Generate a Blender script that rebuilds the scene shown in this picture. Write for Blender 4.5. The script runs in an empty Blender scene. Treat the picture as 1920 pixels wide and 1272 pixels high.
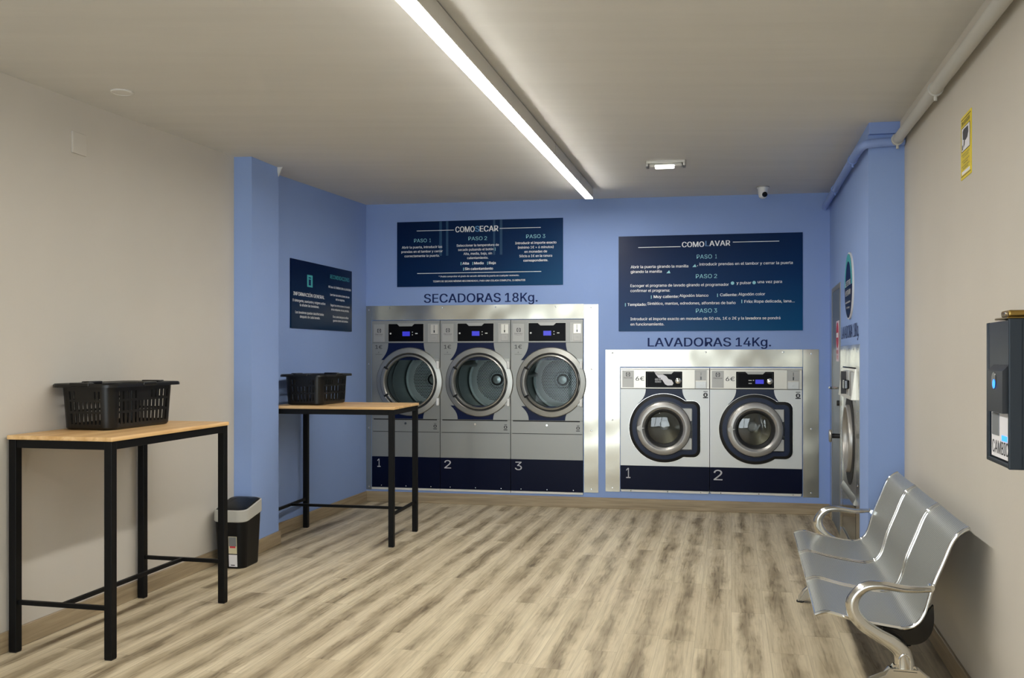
import bpy, bmesh, math, random
from mathutils import Vector, Matrix
random.seed(4)
SC = bpy.context.scene
COL = SC.collection
PI = math.pi
R = math.radians

def srgb(r, g, b):
    f = lambda c: (c/255/12.92) if c/255 <= .04045 else ((c/255+.055)/1.055)**2.4
    return (f(r), f(g), f(b), 1)

# ------------------------------------------------------------------ camera, light, exposure
cam = bpy.data.objects.new('camera', bpy.data.cameras.new('camera'))
COL.objects.link(cam)
cam.location = (0, 0, 1.48)
cam.rotation_euler = (R(90), 0, 0)
cam.data.sensor_width = 36
cam.data.lens = 1700/1920*36
cam.data.shift_y = 32/1920
cam.data.clip_start = .02
SC.camera = cam

w = bpy.data.worlds.new('daylight'); SC.world = w
w.use_nodes = True
bg = w.node_tree.nodes['Background']
bg.inputs[0].default_value = (.86, .94, 1, 1)
bg.inputs[1].default_value = 4.6

SC.view_settings.view_transform = 'Standard'
SC.view_settings.look = 'None'
SC.view_settings.gamma = 1
SC.view_settings.use_curve_mapping = False
SC.view_settings.exposure = 0.84
LED_POWER = 46.0
SC.cycles.max_bounces = 10
SC.cycles.diffuse_bounces = 6
SC.cycles.glossy_bounces = 5
SC.cycles.transparent_max_bounces = 12
SC.cycles.caustics_reflective = False
SC.cycles.caustics_refractive = False
SC.cycles.sample_clamp_indirect = 4
SC.cycles.use_denoising = True

# shop window portal, set in the storefront opening behind the camera (helps sampling of the sky light)
pl = bpy.data.lights.new('window_portal', 'AREA'); pl.shape = 'RECTANGLE'; pl.size = 3.7; pl.size_y = 2.3
pl.cycles.is_portal = True
po = bpy.data.objects.new('window_portal', pl); COL.objects.link(po)
po.location = (-1.9, -2.1, 1.3)
po.rotation_euler = (R(90), 0, R(-10.5))

# ------------------------------------------------------------------ materials
def mat(name, col, rough=.5, metal=0, spec=.5, bump=0, bscale=40, noise=0, nscale=3, stretch=None, emit=None, estr=0, bdist=.01, coat=0):
    m = bpy.data.materials.new(name); m.use_nodes = True
    nt = m.node_tree; b = nt.nodes['Principled BSDF']
    b.inputs['Base Color'].default_value = col
    b.inputs['Roughness'].default_value = rough
    b.inputs['Metallic'].default_value = metal
    b.inputs['Specular IOR Level'].default_value = spec
    b.inputs['Coat Weight'].default_value = coat
    tc = None
    if bump or noise:
        tc = nt.nodes.new('ShaderNodeTexCoord'); mp = nt.nodes.new('ShaderNodeMapping')
        if stretch: mp.inputs['Scale'].default_value = stretch
        nt.links.new(tc.outputs['Object'], mp.inputs['Vector'])
    if bump:
        n = nt.nodes.new('ShaderNodeTexNoise'); n.inputs['Scale'].default_value = bscale; n.inputs['Detail'].default_value = 4
        nt.links.new(mp.outputs[0], n.inputs['Vector'])
        bp = nt.nodes.new('ShaderNodeBump'); bp.inputs['Strength'].default_value = bump; bp.inputs['Distance'].default_value = bdist
        nt.links.new(n.outputs['Fac'], bp.inputs['Height']); nt.links.new(bp.outputs[0], b.inputs['Normal'])
    if noise:
        n2 = nt.nodes.new('ShaderNodeTexNoise'); n2.inputs['Scale'].default_value = nscale; n2.inputs['Detail'].default_value = 5
        nt.links.new(mp.outputs[0], n2.inputs['Vector'])
        mx = nt.nodes.new('ShaderNodeMix'); mx.data_type = 'RGBA'
        mx.inputs['A'].default_value = tuple(c*(1-noise) for c in col[:3])+(1,)
        mx.inputs['B'].default_value = tuple(min(1, c*(1+noise)) for c in col[:3])+(1,)
        nt.links.new(n2.outputs['Fac'], mx.inputs['Factor']); nt.links.new(mx.outputs['Result'], b.inputs['Base Color'])
    if emit:
        b.inputs['Emission Color'].default_value = emit; b.inputs['Emission Strength'].default_value = estr
    return m

def N(nt, kind, **kw):
    n = nt.nodes.new(kind)
    for k, v in kw.items(): setattr(n, k, v)
    return n
def math_(nt, op, a, b=None):
    n = nt.nodes.new('ShaderNodeMath'); n.operation = op
    for i, v in enumerate((a, b)):
        if v is None: continue
        if isinstance(v, (int, float)): n.inputs[i].default_value = v
        else: nt.links.new(v, n.inputs[i])
    return n.outputs[0]
def ramp(nt, fac, stops):
    n = nt.nodes.new('ShaderNodeValToRGB'); cr = n.color_ramp
    while len(cr.elements) < len(stops): cr.elements.new(.5)
    for e, (p, c) in zip(cr.elements, stops): e.position = p; e.color = c
    nt.links.new(fac, n.inputs[0]); return n.outputs[0]
def mixc(nt, fac, a, b, mode='MIX'):
    n = nt.nodes.new('ShaderNodeMix'); n.data_type = 'RGBA'; n.blend_type = mode
    for key, v in (('Factor', fac), ('A', a), ('B', b)):
        if hasattr(v, 'links') or hasattr(v, 'is_linked'): nt.links.new(v, n.inputs[key])
        else: n.inputs[key].default_value = v
    return n.outputs['Result']

def wood_floor():
    m = bpy.data.materials.new('greige_oak_laminate'); m.use_nodes = True
    nt = m.node_tree; b = nt.nodes['Principled BSDF']; L = nt.links.new
    tc = N(nt, 'ShaderNodeTexCoord'); mp = N(nt, 'ShaderNodeMapping'); mp.inputs['Rotation'].default_value = (0, 0, R(13.6))
    L(tc.outputs['Object'], mp.inputs['Vector'])
    s = N(nt, 'ShaderNodeSeparateXYZ'); L(mp.outputs[0], s.inputs[0]); X, Y = s.outputs[0], s.outputs[1]
    u = math_(nt, 'DIVIDE', X, .185); row = math_(nt, 'FLOOR', u)
    wn = N(nt, 'ShaderNodeTexWhiteNoise', noise_dimensions='1D'); L(row, wn.inputs['W'])
    v = math_(nt, 'ADD', math_(nt, 'DIVIDE', Y, 1.22), wn.outputs['Value']); colm = math_(nt, 'FLOOR', v)
    cb = N(nt, 'ShaderNodeCombineXYZ'); L(row, cb.inputs[0]); L(colm, cb.inputs[1])
    w2 = N(nt, 'ShaderNodeTexWhiteNoise', noise_dimensions='2D'); L(cb.outputs[0], w2.inputs['Vector']); rnd = w2.outputs['Value']
    def grain(sx, sy, k, detail, dist, scale=1):
        c = N(nt, 'ShaderNodeCombineXYZ')
        L(math_(nt, 'ADD', math_(nt, 'MULTIPLY', X, sx), math_(nt, 'MULTIPLY', rnd, 37*k)), c.inputs[0])
        L(math_(nt, 'ADD', math_(nt, 'MULTIPLY', Y, sy), math_(nt, 'MULTIPLY', rnd, 19*k)), c.inputs[1])
        n = N(nt, 'ShaderNodeTexNoise'); n.inputs['Scale'].default_value = scale; n.inputs['Detail'].default_value = detail
        n.inputs['Roughness'].default_value = .6; n.inputs['Distortion'].default_value = dist
        L(c.outputs[0], n.inputs['Vector']); return n.outputs['Fac']
    big = grain(7.5, .34, .03, 4, 1.2); fine = grain(48, 1.2, .7, 4, .6); cath = grain(26, 1.9, .6, 5, 2.2)
    def along(fy, k, sx=0):
        c = N(nt, 'ShaderNodeCombineXYZ')
        L(math_(nt, 'ADD', math_(nt, 'MULTIPLY', X, sx), math_(nt, 'MULTIPLY', rnd, 91*k)), c.inputs[0]); L(math_(nt, 'MULTIPLY', Y, fy), c.inputs[1])
        n = N(nt, 'ShaderNodeTexNoise'); n.inputs['Scale'].default_value = 1; n.inputs['Detail'].default_value = 4; n.inputs['Roughness'].default_value = .62
        L(c.outputs[0], n.inputs['Vector']); return n.outputs['Fac']
    fu = math_(nt, 'FRACT', u); fv = math_(nt, 'FRACT', v)
    # each plank carries a darker, wandering heart grain with pale margins
    wob = math_(nt, 'MULTIPLY', math_(nt, 'SUBTRACT', along(1.5, 1, 5), .5), .95)
    cdist = math_(nt, 'ABSOLUTE', math_(nt, 'ADD', math_(nt, 'SUBTRACT', fu, .5), wob))
    band = N(nt, 'ShaderNodeMapRange'); band.interpolation_type = 'SMOOTHSTEP'
    band.inputs['From Min'].default_value = .02; band.inputs['From Max'].default_value = .44; band.inputs['To Min'].default_value = 1; band.inputs['To Max'].default_value = 0
    L(cdist, band.inputs['Value'])
    amp = N(nt, 'ShaderNodeMapRange'); amp.inputs['From Min'].default_value = .36; amp.inputs['From Max'].default_value = .62; amp.inputs['To Min'].default_value = .25; amp.inputs['To Max'].default_value = 1
    L(along(.9, 2, 1.5), amp.inputs['Value'])
    heart = math_(nt, 'MULTIPLY', band.outputs[0], amp.outputs[0])
    heart = math_(nt, 'MULTIPLY', heart, math_(nt, 'ADD', math_(nt, 'MULTIPLY', big, 1.1), .35))
    base = ramp(nt, heart, [(0, srgb(220, 207, 179)), (.25, srgb(207, 193, 165)), (.60, srgb(176, 162, 136)), (1, srgb(148, 134, 110))])
    c2 = ramp(nt, cath, [(.38, srgb(150, 141, 127)), (.47, srgb(236, 234, 230)), (.60, (1, 1, 1, 1))])
    base = mixc(nt, math_(nt, 'ADD', math_(nt, 'MULTIPLY', heart, .6), .16), base, c2, 'MULTIPLY')
    f2 = ramp(nt, fine, [(.3, srgb(190, 184, 174)), (.6, (1, 1, 1, 1))])
    base = mixc(nt, .45, base, f2, 'MULTIPLY')
    tone = ramp(nt, rnd, [(0, srgb(232, 229, 224)), (1, (1, 1, 1, 1))])
    base = mixc(nt, .8, base, tone, 'MULTIPLY')
    seam = math_(nt, 'MAXIMUM', math_(nt, 'LESS_THAN', fu, .012), math_(nt, 'LESS_THAN', fv, .0026))
    base = mixc(nt, math_(nt, 'MULTIPLY', seam, .35), base, srgb(95, 82, 62))
    L(base, b.inputs['Base Color'])
    b.inputs['Roughness'].default_value = .5; b.inputs['Specular IOR Level'].default_value = .35
    bp = N(nt, 'ShaderNodeBump'); bp.inputs['Strength'].default_value = .12; bp.inputs['Distance'].default_value = .003
    L(fine, bp.inputs['Height']); L(bp.outputs[0], b.inputs['Normal'])
    return m

def plaster(name, col, streak=False):
    m = bpy.data.materials.new(name); m.use_nodes = True
    nt = m.node_tree; b = nt.nodes['Principled BSDF']; L = nt.links.new
    b.inputs['Roughness'].default_value = .75; b.inputs['Specular IOR Level'].default_value = .25
    tc = N(nt, 'ShaderNodeTexCoord'); mp = N(nt, 'ShaderNodeMapping'); L(tc.outputs['Object'], mp.inputs['Vector'])
    if streak: mp.inputs['Scale'].default_value = (.55, 5.5, 1)
    n = N(nt, 'ShaderNodeTexNoise'); n.inputs['Scale'].default_value = 1.6; n.inputs['Detail'].default_value = 6; L(mp.outputs[0], n.inputs['Vector'])
    c = ramp(nt, n.outputs['Fac'], [(.3, tuple(x*.95 for x in col[:3])+(1,)), (.7, col)])
    L(c, b.inputs['Base Color'])
    n2 = N(nt, 'ShaderNodeTexNoise'); n2.inputs['Scale'].default_value = 4 if streak else 60; n2.inputs['Detail'].default_value = 6
    L(mp.outputs[0] if streak else tc.outputs['Object'], n2.inputs['Vector'])
    bp = N(nt, 'ShaderNodeBump'); bp.inputs['Strength'].default_value = .16 if streak else .12; bp.inputs['Distance'].default_value = .010 if streak else .004
    L(n2.outputs['Fac'], bp.inputs['Height']); L(bp.outputs[0], b.inputs['Normal'])
    return m

def oak(name, a, bcol, sc=(1.5, 22, 22)):
    m = bpy.data.materials.new(name); m.use_nodes = True
    nt = m.node_tree; b = nt.nodes['Principled BSDF']; L = nt.links.new
    tc = N(nt, 'ShaderNodeTexCoord'); mp = N(nt, 'ShaderNodeMapping'); mp.inputs['Scale'].default_value = sc; L(tc.outputs['Object'], mp.inputs['Vector'])
    n = N(nt, 'ShaderNodeTexNoise'); n.inputs['Scale'].default_value = 1; n.inputs['Detail'].default_value = 6; n.inputs['Distortion'].default_value = .8
    L(mp.outputs[0], n.inputs['Vector'])
    L(ramp(nt, n.outputs['Fac'], [(.32, a), (.66, bcol)]), b.inputs['Base Color'])
    b.inputs['Roughness'].default_value = .45
    return m

def steel(name, col, rough, wav=.25, wscale=3.5, brush=True):
    m = bpy.data.materials.new(name); m.use_nodes = True
    nt = m.node_tree; b = nt.nodes['Principled BSDF']; L = nt.links.new
    b.inputs['Base Color'].default_value = col; b.inputs['Metallic'].default_value = 1
    tc = N(nt, 'ShaderNodeTexCoord')
    n = N(nt, 'ShaderNodeTexNoise'); n.inputs['Scale'].default_value = wscale; n.inputs['Detail'].default_value = 1; L(tc.outputs['Object'], n.inputs['Vector'])
    bp = N(nt, 'ShaderNodeBump'); bp.inputs['Strength'].default_value = wav; bp.inputs['Distance'].default_value = .05
    L(n.outputs['Fac'], bp.inputs['Height']); L(bp.outputs[0], b.inputs['Normal'])
    mp = N(nt, 'ShaderNodeMapping'); mp.inputs['Scale'].default_value = (3, 3, 260); L(tc.outputs['Object'], mp.inputs['Vector'])
    n2 = N(nt, 'ShaderNodeTexNoise'); n2.inputs['Scale'].default_value = 1; n2.inputs['Detail'].default_value = 3; L(mp.outputs[0], n2.inputs['Vector'])
    mr = N(nt, 'ShaderNodeMapRange'); mr.inputs['To Min'].default_value = rough*.75; mr.inputs['To Max'].default_value = rough*1.25
    L(n2.outputs['Fac'], mr.inputs['Value']); L(mr.outputs[0], b.inputs['Roughness'])
    return m

def perforated(name, col, hole, pitch, rad, metal=.9, rough=.35, ring=None, plane='xz'):
    """hexagonal rows of round holes; ring=(r0,r1): holes only between these radii of the object's own axis"""
    m = bpy.data.materials.new(name); m.use_nodes = True
    nt = m.node_tree; b = nt.nodes['Principled BSDF']; L = nt.links.new
    tc = N(nt, 'ShaderNodeTexCoord'); s = N(nt, 'ShaderNodeSeparateXYZ')
    L((tc.outputs['UV'] if plane == 'uv' else tc.outputs['Object']), s.inputs[0])
    X = s.outputs[0]; Z = s.outputs[1] if plane == 'uv' else s.outputs[2]
    def lattice(ox, oz):
        fx = math_(nt, 'SUBTRACT', math_(nt, 'FRACT', math_(nt, 'ADD', math_(nt, 'DIVIDE', X, pitch), ox)), .5)
        fz = math_(nt, 'SUBTRACT', math_(nt, 'FRACT', math_(nt, 'ADD', math_(nt, 'DIVIDE', Z, pitch*1.732), oz)), .5)
        fz = math_(nt, 'MULTIPLY', fz, 1.732)
        return math_(nt, 'ADD', math_(nt, 'MULTIPLY', fx, fx), math_(nt, 'MULTIPLY', fz, fz))
    d = math_(nt, 'MINIMUM', lattice(100, 100), lattice(100.5, 100.5))
    h = math_(nt, 'LESS_THAN', d, rad*rad)
    if ring:
        r2 = math_(nt, 'ADD', math_(nt, 'MULTIPLY', X, X), math_(nt, 'MULTIPLY', Z, Z))
        h = math_(nt, 'MULTIPLY', h, math_(nt, 'MULTIPLY', math_(nt, 'GREATER_THAN', r2, ring[0]**2), math_(nt, 'LESS_THAN', r2, ring[1]**2)))
    L(mixc(nt, h, col, hole), b.inputs['Base Color'])
    L(math_(nt, 'MULTIPLY', math_(nt, 'SUBTRACT', 1, h), metal), b.inputs['Metallic'])
    b.inputs['Roughness'].default_value = rough
    return m

def pane_glass(name, tint=(.9, .95, .95, 1), refl=1.0):
    m = bpy.data.materials.new(name); m.use_nodes = True
    nt = m.node_tree; L = nt.links.new
    for n in list(nt.nodes):
        if n.type == 'BSDF_PRINCIPLED': nt.nodes.remove(n)
    out = [n for n in nt.nodes if n.type == 'OUTPUT_MATERIAL'][0]
    tr = N(nt, 'ShaderNodeBsdfTransparent'); tr.inputs[0].default_value = tint
    gl = N(nt, 'ShaderNodeBsdfGlossy'); gl.inputs['Roughness'].default_value = .02
    fr = N(nt, 'ShaderNodeFresnel'); fr.inputs[0].default_value = 1.5
    mx = N(nt, 'ShaderNodeMixShader')
    L(math_(nt, 'MULTIPLY', fr.outputs[0], refl), mx.inputs[0]); L(tr.outputs[0], mx.inputs[1]); L(gl.outputs[0], mx.inputs[2]); L(mx.outputs[0], out.inputs[0])
    return m

def print_sheen_grad(name, stops, direction=(1, 0, -1), scale=1, off=0):
    """navy sign print: a diagonal blend of two blues, part print, part reflection put into the colour"""
    m = bpy.data.materials.new(name); m.use_nodes = True
    nt = m.node_tree; b = nt.nodes['Principled BSDF']; L = nt.links.new
    tc = N(nt, 'ShaderNodeTexCoord'); dp = N(nt, 'ShaderNodeVectorMath', operation='DOT_PRODUCT')
    dp.inputs[1].default_value = direction; L(tc.outputs['Object'], dp.inputs[0])
    f = math_(nt, 'ADD', math_(nt, 'MULTIPLY', dp.outputs['Value'], scale), off)
    L(ramp(nt, f, stops), b.inputs['Base Color']); b.inputs['Roughness'].default_value = .3; b.inputs['Specular IOR Level'].default_value = .15
    return m

M = {}
M['floor'] = wood_floor()
M['ceiling'] = plaster('ceiling_plaster', srgb(214, 213, 210), True)
M['grey_wall'] = plaster('warm_grey_paint', srgb(199, 194, 185))
M['blue_wall'] = plaster('periwinkle_paint', srgb(144, 169, 219))
M['blue_pipe'] = mat('blue_pipe_paint', srgb(132, 156, 212), .5)
M['grey_pipe'] = mat('grey_pipe_paint', srgb(190, 189, 183), .5)
M['base'] = oak('skirting_laminate', srgb(138, 122, 97), srgb(168, 151, 123), (2, 2, 40))
M['oak'] = oak('oak_tabletop', srgb(205, 160, 103), srgb(233, 195, 141))
M['black_metal'] = mat('black_powder_coat', srgb(7, 7, 8), .5, 0, .2, bump=.05, bscale=300, bdist=.001)
M['black_plastic'] = mat('black_plastic', srgb(15, 14, 12), .35, 0, .4)
M['bin_black'] = mat('bin_black_plastic', srgb(7, 7, 8), .4, 0, .25)
M['bin_grey'] = mat('bin_grey_plastic', srgb(176, 175, 168), .45)
M['alu'] = mat('anodised_aluminium', srgb(214, 212, 206), .4, .1)
M['dark_gap'] = mat('dark_gap', srgb(20, 20, 20), .8)
M['led'] = mat('led_diffuser', (1, 1, 1, 1), .5, emit=(1, .972, .905, 1), estr=LED_POWER)
M['steel'] = steel('stainless_sheet', srgb(182, 178, 165), .22, .22, 2.6)
M['steel_flat'] = steel('satin_stainless', srgb(205, 203, 196), .3, .05, 3.0)
M['chrome'] = mat('chrome', srgb(228, 228, 226), .1, 1)
M['cast'] = mat('polished_cast_aluminium', srgb(212, 210, 204), .2, 1)
M['dryer_grey'] = mat('silver_grey_paint', srgb(146, 146, 142), .42, .8)
M['dryer_ring'] = mat('silver_door_ring', srgb(160, 159, 153), .34, .8)
M['washer_white'] = mat('pale_silver_paint', srgb(206, 208, 206), .35, .35)
M['ctl_beige'] = mat('brushed_control_panel', srgb(202, 197, 186), .32, .7)
M['ring_grey'] = mat('grey_door_ring', srgb(172, 170, 166), .35, .55)
M['plate_grey'] = mat('grey_plate', srgb(165, 163, 158), .4, .6)
M['navy'] = mat('navy_panel', srgb(3, 10, 38), .3, 0, .12)
M['navy_collar'] = mat('navy_collar', srgb(9, 22, 60), .3, 0, .15)
M['bezel'] = mat('blue_grey_bezel', srgb(32, 42, 66), .35, 0, .25)
M['black_gloss'] = mat('black_gloss', srgb(8, 8, 9), .12)
M['panel_black'] = mat('panel_black', srgb(5, 5, 8), .3, 0, .08)
M['rubber'] = mat('black_rubber', srgb(12, 12, 12), .6)
M['lcd'] = mat('blue_lcd', srgb(40, 40, 160), .3, emit=srgb(60, 60, 220), estr=.3)
M['white_print'] = mat('white_print', srgb(240, 243, 245), .5)
M['cyan_print'] = mat('pale_cyan_print', srgb(150, 212, 222), .5)
M['teal_print'] = mat('teal_print', srgb(70, 170, 178), .5)
M['navy_print'] = mat('navy_print', srgb(12, 34, 88), .5, 0, .2)
M['dark_print'] = mat('dark_grey_print', srgb(48, 48, 52), .5)
M['silver_print'] = mat('silver_print', srgb(190, 190, 196), .4)
M['white_plastic'] = mat('white_plastic', srgb(225, 225, 222), .4)
M['drum'] = steel('drum_steel', srgb(150, 158, 158), .35, .03, 3)
M['drum_dark'] = steel('drum_side_steel', srgb(136, 146, 146), .4, .03, 3)
M['drum_back'] = perforated('perforated_drum_back', srgb(226, 236, 236), srgb(14, 20, 22), .019, .36, .2, .5, ring=(.075, .235))
M['glass'] = pane_glass('door_glass', (.93, .98, .98, 1), .3)
M['glass_dark'] = pane_glass('washer_glass', (.80, .82, .80, 1), 1.6)
M['washer_drum'] = steel('washer_drum', srgb(172, 170, 160), .33, .1, 4)
M['yellow'] = mat('yellow_vinyl', srgb(228, 206, 22), .45)
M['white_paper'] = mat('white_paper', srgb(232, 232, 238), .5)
M['red_print'] = mat('red_print', srgb(196, 44, 60), .5)
M['pink_paper'] = mat('pale_pink_paper', srgb(226, 206, 216), .5)
M['changer'] = mat('dark_blue_grey_paint', srgb(30, 40, 50), .4, .2)
M['changer_face'] = mat('charcoal_paint', srgb(48, 50, 54), .4, .3)
M['brass'] = mat('brass', srgb(150, 122, 66), .3, 1)
M['blue_lamp'] = mat('blue_coin_lamp', srgb(40, 90, 220), .4, emit=srgb(40, 120, 255), estr=1.6)
M['door_paint'] = mat('grey_blue_door_paint', srgb(98, 108, 118), .45)
M['door_frame'] = mat('grey_metal_frame', srgb(150, 148, 138), .45, .5)
M['lamp_diff'] = mat('emergency_diffuser', srgb(240, 240, 235), .3, emit=(1, .98, .92, 1), estr=1.0)
M['lamp_body'] = mat('emergency_lamp_body', srgb(205, 205, 200), .4)
M['seat'] = perforated('perforated_seat_steel', srgb(196, 197, 190), srgb(120, 121, 118), .0075, .27, .8, .36, plane='uv')
M['sign_dry'] = print_sheen_grad('dryer_sign_print', [(0, srgb(0, 24, 62)), (.5, srgb(0, 40, 84)), (1, srgb(2, 78, 120))], (.28, 0, -.5), 1, .42)
M['sign_wash'] = print_sheen_grad('washer_sign_print', [(0, srgb(6, 30, 68)), (.45, srgb(4, 48, 94)), (1, srgb(0, 82, 128))], (.2, 0, -.75), 1, .36)
M['sign_info'] = print_sheen_grad('info_sign_print', [(0, srgb(0, 16, 58)), (1, srgb(2, 48, 78))], (.1, 0, -1), 1, .4)
M['dry_band'] = mat('teal_band_print', srgb(8, 66, 104), .3)
M['photo_grey'] = mat('grey_picture_print', srgb(120, 124, 128), .5)
M['beige_print'] = mat('beige_print', srgb(214, 208, 178), .5)
M['clear_glass'] = pane_glass('shop_window_glass', (.97, .98, .98, 1))

# ------------------------------------------------------------------ mesh helpers
def box(bm, x0, x1, y0, y1, z0, z1, bev=0, seg=2):
    vs = [bm.verts.new(p) for p in ((x0,y0,z0),(x1,y0,z0),(x1,y1,z0),(x0,y1,z0),(x0,y0,z1),(x1,y0,z1),(x1,y1,z1),(x0,y1,z1))]
    fs = [bm.faces.new([vs[i] for i in f]) for f in ((3,2,1,0),(4,5,6,7),(0,1,5,4),(1,2,6,5),(2,3,7,6),(3,0,4,7))]
    if bev:
        es = list({e for f in fs for e in f.edges})
        bmesh.ops.bevel(bm, geom=es, offset=bev, segments=seg, affect='EDGES', profile=.5)
def ring_loft(bm, rings, closed=False, cap=True):
    """rings: equal-length lists of points, lofted; each ring is a closed loop"""
    vr = [[bm.verts.new(p) for p in r] for r in rings]
    n = len(vr[0]); k = len(vr)
    for i in range(k if closed else k-1):
        a, b = vr[i], vr[(i+1) % k]
        for j in range(n):
            try: bm.faces.new((a[j], a[(j+1) % n], b[(j+1) % n], b[j]))
            except ValueError: pass
    if cap and not closed:
        bm.faces.new(list(reversed(vr[0]))); bm.faces.new(vr[-1])
def lathe(bm, prof, cx=0, cz=0, n=64, a0=0, a1=2*PI):
    """revolve (radius, y) pairs about the y axis at (cx, cz)"""
    full = abs(a1-a0-2*PI) < 1e-6
    cols = []
    for i in range(n if full else n+1):
        a = a0+(a1-a0)*i/n; c, s = math.cos(a), math.sin(a)
        cols.append([bm.verts.new((cx+r*c, y, cz+r*s)) for r, y in prof])
    m = len(cols)
    for i in range(m if full else m-1):
        p, q = cols[i], cols[(i+1) % m]
        for j in range(len(prof)-1):
            bm.faces.new((p[j], q[j], q[j+1], p[j+1]))
    return cols
def disc(bm, cx, cz, r, y, n=48):
    bm.faces.new([bm.verts.new((cx+r*math.cos(-2*PI*i/n), y, cz+r*math.sin(-2*PI*i/n))) for i in range(n)][::-1])
def cyl_y(bm, cx, cz, r, y0, y1, n=24):
    lathe(bm, [(0.0001, y0), (r*.9, y0), (r, y0+(y1-y0)*.12), (r, y1)], cx, cz, n)
def cyl_z(bm, cx, cy, r, z0, z1, n=24, r1=None):
    r1 = r if r1 is None else r1
    ring_loft(bm, [[(cx+q*math.cos(2*PI*i/n), cy+q*math.sin(2*PI*i/n), z) for i in range(n)] for q, z in ((r, z0), (r1, z1))])
def tube(bm, pts, r, n=12, rz=None, cap=True):
    """sweep a circle (or ellipse r x rz) along a polyline"""
    pts = [Vector(p) for p in pts]; rings = []
    up = None
    for i, p in enumerate(pts):
        t = (pts[min(i+1, len(pts)-1)]-pts[max(i-1, 0)]).normalized()
        if up is None:
            up = Vector((1, 0, 0)) if abs(t.x) < .9 else Vector((0, 1, 0))
        s = (up-t*up.dot(t)).normalized(); q = t.cross(s); up = s
        rr = r[i] if isinstance(r, (list, tuple)) else r
        r2 = rr if rz is None else (rz[i] if isinstance(rz, (list, tuple)) else rz)
        rings.append([p+s*rr*math.cos(2*PI*k/n)+q*r2*math.sin(2*PI*k/n) for k in range(n)])
    ring_loft(bm, rings, cap=cap)
def spline(pts, k=6):
    P = [Vector(p) for p in pts]; out = []
    for i in range(len(P)-1):
        a, b, c, d = P[max(i-1, 0)], P[i], P[i+1], P[min(i+2, len(P)-1)]
        for j in range(k):
            t = j/k
            out.append(.5*((2*b)+(c-a)*t+(2*a-5*b+4*c-d)*t*t+(3*b-a-3*c+d)*t**3))
    out.append(P[-1]); return out
def prism(bm, outline, y0, y1, bev=0):
    """extrude an (x, z) outline from y0 (front) to y1"""
    a = [bm.verts.new((x, y0, z)) for x, z in outline]; b = [bm.verts.new((x, y1, z)) for x, z in outline]
    f = bm.faces.new(a); g = bm.faces.new(b[::-1]); n = len(a); side = []
    for i in range(n): side.append(bm.faces.new((a[i], b[i], b[(i+1) % n], a[(i+1) % n])))
    if bev:
        bmesh.ops.bevel(bm, geom=list(f.edges), offset=bev, segments=2, affect='EDGES')
def plate_hole(bm, x0, x1, z0, z1, cx, cz, r, y0, y1, n=64):
    """rectangular plate with a round hole"""
    ang = sorted([2*PI*i/n for i in range(n)]+[math.atan2(z-cz, x-cx) % (2*PI) for x in (x0, x1) for z in (z0, z1)])
    def edge(a):
        c, s = math.cos(a), math.sin(a); t = 1e9
        if c > 1e-9: t = min(t, (x1-cx)/c)
        if c < -1e-9: t = min(t, (x0-cx)/c)
        if s > 1e-9: t = min(t, (z1-cz)/s)
        if s < -1e-9: t = min(t, (z0-cz)/s)
        return (cx+c*t, cz+s*t)
    rings = [[], [], [], []]
    for a in ang:
        ex, ez = edge(a); hx, hz = cx+r*math.cos(a), cz+r*math.sin(a)
        for k, (x, y, z) in enumerate(((ex, y0, ez), (hx, y0, hz), (hx, y1, hz), (ex, y1, ez))): rings[k].append((x, y, z))
    ring_loft(bm, rings, closed=True)
def frame(bm, x0, x1, z0, z1, t, y0, y1):
    prism_ring(bm, [(x0, z0), (x1, z0), (x1, z1), (x0, z1)], [(x0+t, z0+t), (x1-t, z0+t), (x1-t, z1-t), (x0+t, z1-t)], y0, y1)
def prism_ring(bm, outer, inner, y0, y1):
    rings = [[(x, y0, z) for x, z in outer], [(x, y0, z) for x, z in inner], [(x, y1, z) for x, z in inner], [(x, y1, z) for x, z in outer]]
    ring_loft(bm, rings, closed=True)
def rrect(x0, x1, z0, z1, r, k=6):
    o = []
    for cx, cz, a in ((x1-r, z1-r, 0), (x0+r, z1-r, 90), (x0+r, z0+r, 180), (x1-r, z0+r, 270)):
        for i in range(k+1):
            t = R(a+90*i/k); o.append((cx+r*math.cos(t), cz+r*math.sin(t)))
    return o

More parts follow.
